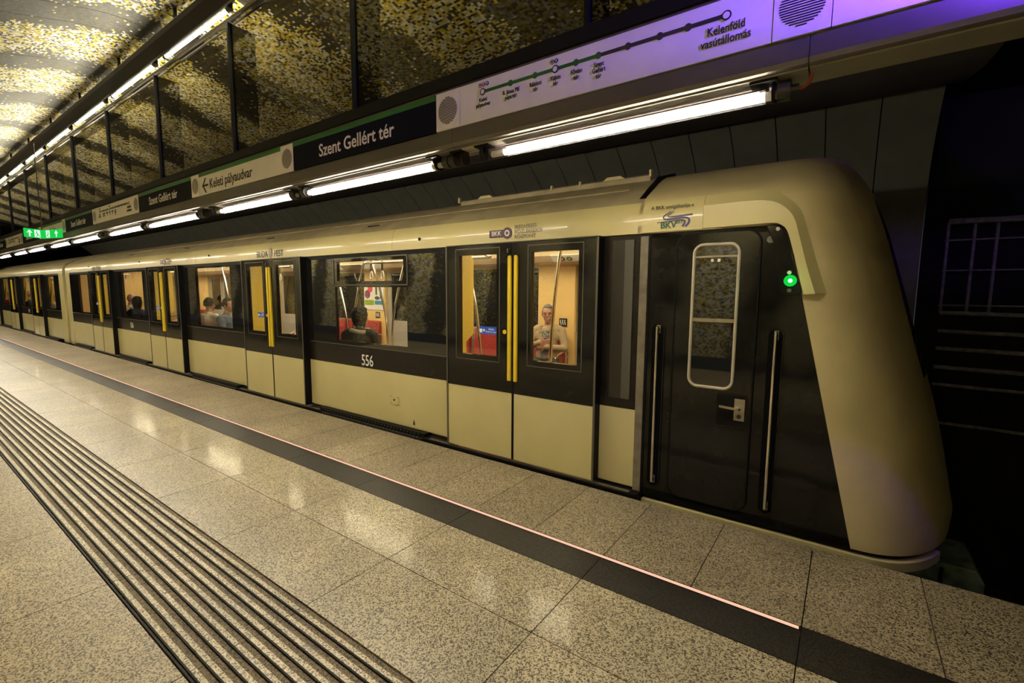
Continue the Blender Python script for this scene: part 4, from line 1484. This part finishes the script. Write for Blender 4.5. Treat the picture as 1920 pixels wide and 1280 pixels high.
def budapest(x, z):
    text('lettering', 'BUDA', 0.125, (x - 0.225, 3.3935, z), BLACKT, car, xs=0.95)
    text('lettering', 'PEST', 0.125, (x + 0.225, 3.3935, z), BLACKT, car, xs=0.95)
    mb = MB()
    mb.prism([(x - 0.045, z + 0.05), (x + 0.045, z + 0.05), (x + 0.045, z - 0.02), (x, z - 0.06), (x - 0.045, z - 0.02)], 'y', 3.3935, 3.396)
    mb.prism([(x - 0.03, z + 0.055), (x - 0.03, z + 0.075), (x, z + 0.09), (x + 0.03, z + 0.075), (x + 0.03, z + 0.055)], 'y', 3.3935, 3.396)
    mb.build('crest', plainc('crest_grey', (0.36, 0.33, 0.24)), car)


budapest(-6.62, 2.045)
budapest(-14.9, 2.03)
# operator mark on the panel above the cab
text('lettering', 'A BKK szolgáltatója a', 0.034, (-1.055, 3.396, 2.150), BLACKT, car, bold=0.006)
text('lettering', 'BKV', 0.062, (-1.075, 3.3875, 2.022), TEAL, car, bold=0.02)
text('lettering', 'ZRT', 0.026, (-0.998, 3.3875, 2.037), TEAL, car, bold=0.01)


def swoosh(P, w, name):
    pts = [tuple(p) for p in crom(P, 6)]
    V, F = [], []
    for i, p in enumerate(pts):
        a, b = pts[max(i - 1, 0)], pts[min(i + 1, len(pts) - 1)]
        d = Vector((b[0] - a[0], b[1] - a[1])).normalized()
        ww = w * (0.5 + 1.0 * i / len(pts)) / 2
        V += [(p[0] - d.y * ww, 3.3880, p[1] + d.x * ww), (p[0] + d.y * ww, 3.3880, p[1] - d.x * ww)]
    for i in range(len(pts) - 1):
        F.append((2 * i, 2 * i + 1, 2 * i + 3, 2 * i + 2))
    me = bpy.data.meshes.new(name)
    me.from_pydata(V, [], F)
    me.materials.append(VIOLET)
    link(name, me, car)


swoosh([(-1.155, 2.045), (-1.03, 2.052), (-0.985, 2.052), (-0.960, 2.040), (-0.975, 2.005)], 0.010, 'logo_stroke')
swoosh([(-1.06, 2.118), (-1.105, 2.090), (-1.110, 2.072), (-1.08, 2.064), (-0.97, 2.068), (-0.935, 2.055), (-0.935, 2.03), (-0.955, 2.005)], 0.010, 'logo_stroke')
swoosh([(-1.035, 2.118), (-1.078, 2.092), (-1.070, 2.080), (-1.03, 2.080), (-0.91, 2.085)], 0.007, 'logo_stroke')
# socket plate on the lower panel
sk = MB().prism(rrect(-4.122, -3.985, 0.280, 0.376, 0.008, 3), 'y', YB - 0.008, YB).build('socket_plate', CREAM, car, bevel=0.002)
MB().disc((-4.06, 0.33), 0.012, YB - 0.010, YB - 0.006, 12).disc((-4.11, 0.365), 0.005, YB - 0.010, YB - 0.006, 8).disc((-3.997, 0.365), 0.005, YB - 0.010, YB - 0.006, 8).disc((-4.11, 0.291), 0.005, YB - 0.010, YB - 0.006, 8).disc((-3.997, 0.291), 0.005, YB - 0.010, YB - 0.006, 8).build('screw_holes', RUBBER, sk)
MB().prism([(-3.765, 0.095), (-3.735, 0.095), (-3.742, 0.13), (-3.752, 0.15), (-3.758, 0.13)], 'y', YB - 0.002, YB).build('jacking_mark', BLACKT, car)

# ---- things inside the leading car
vpole(car, -6.28, 4.42)
vpole(car, -6.05, 5.0)
vpole(car, -10.2, 4.42)
vpole(car, -14.2, 4.42)
MB().tube(crom([(-2.60, 4.4, 0.03), (-2.635, 4.4, 0.7), (-2.60, 4.4, 1.4), (-2.535, 4.4, 1.95), (-2.50, 4.4, 2.12)], 5), 0.017, 10).build('grab_pole', CHROME, car, True)
MB().tube(crom([(-3.60, 4.4, 0.03), (-3.62, 4.4, 0.6), (-3.70, 4.4, 1.3), (-3.84, 4.4, 1.85), (-3.93, 4.4, 2.12)], 5), 0.019, 10).build('grab_pole', CHROME, car, True)
# poster and stickers on the far pillars
po = thing('advert_poster', (-7.65, 5.955, 1.16), 'white advertising poster with coloured blobs on yellow pillar inside train', 'poster')
MB().box(-7.965, -7.36, 5.948, 5.957, 1.165, 1.66).build('sheet', WHITEP, po)
MB().disc((-7.86, 1.47), 0.085, 5.944, 5.949, 20).build('purple_blob', plainc('poster_purple', (0.20, 0.015, 0.12)), po)
MB().disc((-7.77, 1.58), 0.075, 5.944, 5.949, 20).build('pink_blob', plainc('poster_pink', (0.75, 0.05, 0.12)), po)
MB().prism(rrect(-7.95, -7.66, 1.26, 1.36, 0.02, 3), 'y', 5.944, 5.949).build('green_tag', plainc('poster_green', (0.25, 0.40, 0.02)), po)
MB().prism(rrect(-7.63, -7.38, 1.27, 1.35, 0.02, 3), 'y', 5.944, 5.949).build('blue_tag', plainc('poster_blue', (0.02, 0.22, 0.42)), po)
MB().tube([(-7.58, 5.942, 1.64), (-7.575, 5.942, 1.46)], 0.016, 8).tube([(-7.47, 5.942, 1.64), (-7.45, 5.942, 1.40), (-7.50, 5.942, 1.39)], 0.009, 8).ell((-7.56, 5.944, 1.40), (0.075, 0.004, 0.035)).build('tool_picture', plainc('poster_dark', (0.05, 0.06, 0.04)), po)
for (x, z, nm) in ((-7.56, 1.065, 'below the poster'), (-3.38 + 0.02, 1.10, 'beside the seated man')):
    st = MB().box(x - 0.065, x + 0.065, 5.951, 5.958, z - 0.06, z + 0.06).build('priority_sticker', BLACKT, car)
    mb = MB()
    for q in (-0.035, 0.0, 0.035):
        mb.disc((x + q - 0.006, z + 0.032), 0.009, 5.948, 5.952, 8)
        mb.prism([(x + q - 0.014, z + 0.02), (x + q, z + 0.02), (x + q + 0.004, z - 0.008), (x + q + 0.014, z - 0.035), (x + q + 0.004, z - 0.035), (x + q - 0.01, z - 0.010)], 'y', 5.948, 5.952)
    mb.build('pictogram', WHITEP, st)
# line panel on the cove
ln = MB().prism([(5.492, 2.035), (5.596, 1.957), (5.590, 1.951), (5.486, 2.029)], 'x', -3.32, -2.2).build('line_panel', WHITEP, car)
cv = Matrix.Translation((0, 5.535, 1.992)) @ Matrix.Rotation(math.radians(-37), 4, 'X')


def cove_disc(x, r, mat, txt, tm):
    o = link('line_mark', MB().disc((0, 0), r, -0.006, 0.0, 18).mesh('line_mark', mat), ln)
    o.matrix_parent_inverse = Matrix.Translation((0, 0, 0))
    o.matrix_basis = Matrix.Translation((x, 5.533, 1.985)) @ Matrix.Rotation(math.radians(53), 4, 'X')
    t = link('line_mark_letter', text_mesh(txt, r * 1.5, tm, bold=0.02), o)
    t.matrix_parent_inverse = Matrix.Identity(4)
    t.matrix_basis = Matrix.Translation((0, -0.008, 0))


cove_disc(-3.155, 0.040, BLACKT, 'M', WHITEP)
cove_disc(-3.045, 0.040, plainc('olive_mark', (0.10, 0.14, 0.01)), '4', WHITEP)
MB().prism([(5.492, 2.035), (5.596, 1.957), (5.590, 1.951), (5.486, 2.029)], 'x', -8.3, -6.9).build('line_panel', WHITEP, car)
MB().prism([(5.488, 2.029), (5.592, 1.951), (5.589, 1.948), (5.485, 2.026)], 'x', -8.1, -7.45).build('line_panel_print', GREYT, car)

# ---- second car
car1 = car
car = thing('metro_car', (-25, 4.75, -1.1), 'second cream and black metro car at far left, coupled behind', 'metro car', 'metro train cars')
for dc in DOORS2:
    door(car, dc, detail=False)
    MB().box(dc - 0.80, dc + 0.80, YD, YB + 0.05, 1.963, 1.978).build('door_header', RUBBER, car)
bays2 = [(-20.645, -18.70), (-24.645, -22.255), (-28.645, -26.255)]
wins2 = [(-20.25, -19.35), (-24.10, -22.80), (-28.1, -26.8)]
for b, wn in zip(bays2, wins2):
    bay(car, b[0], b[1], wn)
MB().box(-18.70, -18.24, YB - 0.01, YB + 0.05, -0.02, 1.978).build('end_post', CREAM, car, bevel=0.01)
interior(car, -31.0, -18.30, DOORS2, bays2)
MB().prism(ROOF + [(3.52, 2.20), (3.50, 1.978)], 'x', -31, -18.24).build('cornice_panel', CREAM, car, True)
MB().prism(mirror(ROOF2), 'x', -31, -18.24).build('roof', CREAM_D, car, True)
MB().box(-31, -18.3, 3.50, 5.9, -0.75, -0.02).build('underframe', RUBBER, car)
text('car_number', '557', 0.16, (-23.3, YB - 0.003, 0.755), WHITEP, car, xs=0.80, bold=0.006)
gw = thing('gangway', (-18.08, 4.75, 0), 'black gangway bellows between the two metro cars', 'gangway')
MB().prism([(3.52, 0.0), (3.52, 1.95), (3.66, 2.25), (3.9, 2.40), (5.6, 2.40), (5.84, 2.25), (5.98, 1.95), (5.98, 0.0)], 'x', -18.235, -17.935).build('bellows', RUBBER, gw)
MB().prism([(3.60, 2.27), (3.72, 2.36), (4.0, 2.48), (4.0, 2.40), (3.66, 2.2)], 'x', -18.235, -17.935).build('roof_flap', CREAM_D, gw)

# ================================================================== PASSENGERS
SKIN = plain('skin', (0.42, 0.21, 0.13), 0.5)
HAIRD = plain('dark_hair', (0.008, 0.006, 0.005), 0.75, spec=0.2, bump=0.3, bscale=90)
HAIRG = plain('grey_hair', (0.13, 0.12, 0.11), 0.6, bump=0.3, bscale=90)


def remesh(mb, name, mats, voxel, prims):
    me = mb.mesh(name + '_raw', mats[0], fix=False)
    o = bpy.data.objects.new('tmp', me)
    COL.objects.link(o)
    md = o.modifiers.new('r', 'REMESH')
    md.mode = 'VOXEL'
    md.voxel_size = voxel
    md.use_smooth_shade = True
    ms = o.modifiers.new('s', 'SMOOTH')
    ms.factor = 0.5
    ms.iterations = 3
    dg = bpy.context.evaluated_depsgraph_get()
    out = bpy.data.meshes.new_from_object(o.evaluated_get(dg))
    bpy.data.objects.remove(o)
    bpy.data.meshes.remove(me)
    out.name = name
    out.materials.clear()
    for m in mats:
        out.materials.append(m)
    # paint each face by the limb it belongs to
    import numpy as np
    n = len(out.polygons)
    C = np.empty(n * 3)
    out.polygons.foreach_get('center', C)
    C = C.reshape(-1, 3)
    best = np.full(n, 1e9)
    idx = np.zeros(n, dtype=np.int32)
    for (kind, a, b, ra, rb, mi) in prims:
        a = np.array(a)
        b = np.array(b)
        if kind == 'c':
            ab = b - a
            t = np.clip((C - a) @ ab / max(ab @ ab, 1e-9), 0, 1)
            d = np.linalg.norm(C - a - t[:, None] * ab, axis=1) - (ra + (rb - ra) * t)
        else:
            d = (np.linalg.norm((C - a) / b, axis=1) - 1.0) * b.min()
        m = d < best
        best[m] = d[m]
        idx[m] = mi
    out.polygons.foreach_set('material_index', idx)
    out.polygons.foreach_set('use_smooth', np.ones(n, dtype=bool))
    return out


class Body:
    def __init__(s):
        s.mb, s.pr = MB(), []

    def cap(s, a, b, ra, rb, mi):
        a, b = Vector(a), Vector(b)
        s.mb.tube([a, b], [ra, rb], 14)
        s.mb.ell(a, (ra, ra, ra), 14, 8)
        s.mb.ell(b, (rb, rb, rb), 14, 8)
        s.pr.append(('c', a, b, ra, rb, mi))

    def ell(s, c, r, mi):
        s.mb.ell(c, r, 20, 14)
        s.pr.append(('e', Vector(c), Vector(r), 0, 0, mi))


def hand(B, wrist, direction, palm_n, mi, curl=0.5, side=1):
    """palm with four unequal fingers and a side thumb"""
    d = Vector(direction).normalized()
    n = Vector(palm_n).normalized()
    sd = d.cross(n).normalized() * side
    w = Vector(wrist)
    pc = w + d * 0.05
    for q in (-0.026, -0.009, 0.009, 0.026):
        B.cap(w + sd * q * 0.6, pc + d * 0.035 + sd * q, 0.016, 0.0125, mi)
    for q, L in ((-0.030, 0.058), (-0.010, 0.072), (0.010, 0.076), (0.029, 0.066)):
        k0 = pc + d * 0.04 + sd * q
        k1 = k0 + (d * math.cos(curl) + n * math.sin(curl)) * L * 0.55
        k2 = k1 + (d * math.cos(curl * 2.2) + n * math.sin(curl * 2.2)) * L * 0.5
        B.cap(k0, k1, 0.0095, 0.0088, mi)
        B.cap(k1, k2, 0.0088, 0.0075, mi)
    t0 = w + d * 0.03 + sd * 0.030
    t1 = t0 + (d * 0.6 + sd * 0.8).normalized() * 0.038
    t2 = t1 + (d * 0.9 + n * 0.4).normalized() * 0.030
    B.cap(t0, t1, 0.0125, 0.0105, mi)
    B.cap(t1, t2, 0.0105, 0.0085, mi)


def person(label, loc, rot, top, pants, hair, voxel=0.011, head_turn=0.0, lean=0.0, bald=False, hair_len=0.0, pose='lap', extra=None, scale=1.0, hair_size=1.0):
    """seated figure facing local -Y, origin on the floor below the hips"""
    B = Body()
    SK, TP, PT, SH = 0, 1, 2, 3
    ly = lean
    neck = Vector((0, 0.05 - ly, 1.045))
    hc = Vector((0, 0.015 - ly * 1.3, 1.205))
    # trunk
    B.ell((0, 0.01, 0.53), (0.175, 0.135, 0.12), PT)
    B.cap((0, 0.02, 0.60), (0, 0.055 - ly * 0.8, 0.90), 0.135, 0.150, TP)
    B.ell((0, 0.0, 0.66), (0.165, 0.145, 0.15), TP)
    B.ell((0, 0.05 - ly * 0.8, 0.90), (0.195, 0.125, 0.14), TP)
    B.cap((-0.15, 0.06 - ly, 0.985), (0.15, 0.06 - ly, 0.985), 0.068, 0.068, TP)
    B.cap((0, 0.06 - ly, 0.98), neck, 0.075, 0.058, TP)
    B.cap(neck + Vector((0, 0, -0.02)), neck + Vector((0, -0.012, 0.06)), 0.054, 0.050, SK)
    # head
    R = Matrix.Rotation(head_turn, 3, 'Z')

    def H(x, y, z):
        return hc + R @ Vector((x, y, z))
    B.ell(hc + Vector((0, 0, 0.02)), (0.076, 0.092, 0.105), SK)
    B.ell(H(0, -0.022, -0.045), (0.058, 0.066, 0.070), SK)
    B.cap(H(0, -0.088, 0.012), H(0, -0.108, -0.024), 0.009, 0.014, SK)
    B.cap(H(-0.04, -0.080, 0.028), H(0.04, -0.080, 0.028), 0.010, 0.010, SK)
    B.ell(H(0, -0.075, -0.075), (0.026, 0.018, 0.014), SK)
    B.ell(H(0, -0.070, -0.102), (0.028, 0.020, 0.018), SK)
    for s in (-1, 1):
        B.ell(H(s * 0.079, 0.012, -0.005), (0.011, 0.020, 0.032), SK)
        B.ell(H(s * 0.042, -0.062, -0.030), (0.026, 0.022, 0.022), SK)
    # arms
    for s in (-1, 1):
        sh = Vector((s * 0.195, 0.06 - ly, 0.965))
        if pose == 'crossed':
            el = Vector((s * 0.262, -0.02, 0.735))
            wr = Vector((s * 0.05, -0.195, 0.775 + (0.05 if s < 0 else -0.01)))
            dr, pn = (-s, -0.1, 0.08), (0, 1, 0)
        elif pose == 'phone':
            el = Vector((s * 0.245, -0.03, 0.74))
            wr = Vector((s * 0.075, -0.27, 0.82))
            dr, pn = (-s * 0.4, -0.7, 0.35), (-s, 0, 0)
        else:
            el = Vector((s * 0.25, -0.0, 0.72))
            wr = Vector((s * 0.105, -0.235, 0.625))
            dr, pn = (-s * 0.35, -1, -0.15), (0, 0, -1)
        B.cap(sh, el, 0.062, 0.050, TP)
        B.cap(el, wr, 0.050, 0.036, TP)
        hand(B, wr, dr, pn, SK, 0.5, 1)
        # legs
        hp, kn, an = Vector((s * 0.09, -0.02, 0.52)), Vector((s * 0.125, -0.44, 0.505)), Vector((s * 0.12, -0.40, 0.09))
        B.cap(hp, kn, 0.092, 0.066, PT)
        B.cap(kn, an, 0.064, 0.045, PT)
        B.cap(an + Vector((0, 0.02, -0.04)), an + Vector((0, -0.15, -0.055)), 0.042, 0.032, SH)
    me = remesh(B.mb, 'person_body', [SKIN, top, pants, RUBBER], voxel, B.pr)
    t = thing('person', loc, label, 'person', 'passengers in the train')
    Mx = Matrix.Rotation(rot, 4, 'Z') @ Matrix.Scale(scale, 4)

    def put(name, mesh):
        mesh.transform(Mx)
        o = bpy.data.objects.new(name, mesh)
        COL.objects.link(o)
        o.parent = t
        WORLD[o.name] = Vector((0, 0, 0))
        return o
    put('body', me)
    # face: eyes and mouth
    mb = MB()
    for s in (-1, 1):
        mb.ell(H(s * 0.030, -0.082, 0.010), (0.011, 0.007, 0.006), 10, 6)
    put('eyes', mb.mesh('eyes', BLACKT, True))
    put('mouth', MB().ell(H(0, -0.091, -0.076), (0.022, 0.005, 0.0035), 10, 6).mesh('mouth', plainc('lip', (0.25, 0.09, 0.07)), True))
    if not bald:
        mb = MB()
        nu, nv = 28, 18
        for i in range(nv + 1):
            ph = math.pi * i / nv
            for k in range(nu):
                th = 2 * math.pi * k / nu
                x, y, z = math.sin(ph) * math.cos(th), math.sin(ph) * math.sin(th), math.cos(ph)
                front = -y
                g = 1.0
                if front > 0.25 and z < 0.62 - 0.15 * abs(x):
                    g = 0.80
                elif z < (-0.45 if hair_len == 0 else -1.1):
                    g = 0.80
                wv = 1 + 0.02 * math.sin(9 * th) * math.sin(7 * ph)
                dz = -hair_len * max(0.0, -z) if front < 0.25 else 0
                mb.v.append(tuple(H(x * 0.086 * g * wv * hair_size, y * 0.103 * g * wv * hair_size + 0.004, z * 0.118 * g * wv + 0.022 + dz)))
        for i in range(nv):
            for k in range(nu):
                k2 = (k + 1) % nu
                mb.f.append((i * nu + k, (i + 1) * nu + k, (i + 1) * nu + k2, i * nu + k2))
                mb.m.append(0)
        put('hair', mb.mesh('hair', hair, True))
    if extra:
        extra(put, H)
    return t


def cloth(name, c, var=0.0, sc=20):
    return plain(name, c, 0.85, var=var, vscale=sc)


def checked(name):
    m, nt, b = newmat(name)
    geo = nt.nodes.new('ShaderNodeNewGeometry')
    ck = nt.nodes.new('ShaderNodeTexChecker')
    ck.inputs['Scale'].default_value = 55
    ck.inputs['Color1'].default_value = (0.015, 0.013, 0.013, 1)
    ck.inputs['Color2'].default_value = (0.35, 0.32, 0.28, 1)
    nt.links.new(geo.outputs['Position'], ck.inputs['Vector'])
    nt.links.new(ck.outputs[0], b.inputs['Base Color'])
    b.inputs['Roughness'].default_value = 0.85
    return m


def man_extra(put, H):
    mb = MB()
    for s in (-1, 1):
        cx = s * 0.033
        mb.tube([tuple(H(cx + 0.024 * math.cos(t), -0.100, 0.008 + 0.017 * math.sin(t))) for t in (2 * math.pi * k / 14 for k in range(14))], 0.0022, 5, closed=True)
        mb.tube([tuple(H(s * 0.057, -0.098, 0.012)), tuple(H(s * 0.082, 0.01, 0.012))], 0.002, 5)
    mb.tube([tuple(H(-0.009, -0.102, 0.010)), tuple(H(0.009, -0.102, 0.010))], 0.002, 5)
    put('glasses', mb.mesh('glasses', DARKM, True))
    # open shirt front between the jacket's halves and the turned-down collar
    mb = MB()
    P = [(0.98, 0.050, 0.072), (0.93, 0.060, 0.093), (0.86, 0.060, 0.104), (0.78, 0.055, 0.120), (0.68, 0.055, 0.148), (0.60, 0.060, 0.150)]
    for (z, w_, y) in P:
        for k in range(7):
            u = -1 + k / 3.0
            mb.v.append((u * w_, -y - 0.012 + 0.020 * u * u + 0.05 * 0, z))
    for i in range(len(P) - 1):
        for k in range(6):
            a = i * 7 + k
            mb.f.append((a, a + 1, a + 8, a + 7))
            mb.m.append(0)
    put('shirt', mb.mesh('shirt', checked('checked_shirt'), True))
    mb = MB()
    for s in (-1, 1):
        mb.prism([(s * 0.045, 1.06), (s * 0.10, 1.04), (s * 0.125, 0.985), (s * 0.07, 0.945)], 'y', -0.078, -0.062)
    put('collar', mb.mesh('collar', BEIGEJ, bevel=0.004))


BEIGEJ = cloth('beige_jacket', (0.44, 0.33, 0.20), 0.18, 14)
DKCOAT = cloth('dark_patterned_coat', (0.045, 0.045, 0.025), 0.7, 45)
WHITES = cloth('cream_shirt', (0.72, 0.62, 0.46))
BLUEG = cloth('blue_grey_top', (0.13, 0.15, 0.18), 0.3)
BLKCO = cloth('black_coat', (0.015, 0.015, 0.016), 0.3)
GREYC = cloth('grey_top', (0.24, 0.23, 0.22), 0.2)
REDC = cloth('red_top', (0.50, 0.03, 0.03))
TROUS = cloth('dark_trousers', (0.03, 0.03, 0.035))

SCL = 1.0
person('grey-haired man in beige jacket and glasses, arms folded, seated behind the nearest doors', (-3.40, 5.58, 0.03), 0.25, BEIGEJ, TROUS, HAIRG, voxel=0.0075, head_turn=0.2, pose='crossed', extra=man_extra)


def scarf(put, H):
    mb = MB()
    mb.tube([(0.115 * math.cos(t), 0.045 + 0.10 * math.sin(t), 1.015 + 0.012 * math.sin(2 * t)) for t in (2 * math.pi * k / 18 for k in range(18))], 0.030, 8, closed=True)
    put('scarf', mb.mesh('scarf', cloth('pale_scarf', (0.42, 0.38, 0.26), 0.3, 40), True))


def phone(put, H):
    put('phone', MB().box(-0.04, 0.04, -0.36, -0.345, 0.82, 0.96).mesh('phone', plainc('pink_phone', (0.55, 0.06, 0.14)), bevel=0.006))


person('dark-haired passenger with pale scarf seen from behind in the window above 556', (-5.22, 3.84, 0.0), math.pi + 0.5, DKCOAT, TROUS, HAIRD, head_turn=-0.5, hair_len=0.07, extra=scarf, hair_size=1.22)
person('passenger in cream shirt seen from behind, third window from the cab', (-9.60, 3.76, 0.06), math.pi + 0.5, WHITES, TROUS, HAIRD)
person('dark-haired passenger in blue-grey top holding a pink phone', (-9.02, 3.84, 0.06), math.pi - 0.9, BLUEG, TROUS, HAIRD, pose='phone', extra=phone)
person('bald passenger beside the yellow screen in the small 556 window', (-13.85, 3.76, 0.10), math.pi + 0.3, WHITES, TROUS, HAIRD, bald=True)
person('dark-haired passenger in black coat in the window above the small 556', (-13.36, 3.74, 0.04), math.pi + 0.4, BLKCO, TROUS, HAIRD, hair_len=0.12, hair_size=1.12)
person('passenger in grey top on the far bench near the second doors', (-9.42, 5.56, 0.03), 0.0, GREYC, TROUS, HAIRG)
person('passenger in grey top on the far bench near the third doors', (-15.75, 5.56, 0.03), 0.0, GREYC, TROUS, HAIRD)
person('passenger in cream top in the first window of the second car', (-21.15, 3.64, 0.05), math.pi + 0.4, WHITES, TROUS, HAIRD)
person('passenger in black coat in the second window of the second car', (-25.0, 3.64, 0.12), math.pi, BLKCO, TROUS, HAIRG)
person('passenger in red top at the far left edge of the train', (-29.2, 3.64, 0.05), math.pi + 0.3, REDC, TROUS, HAIRD)
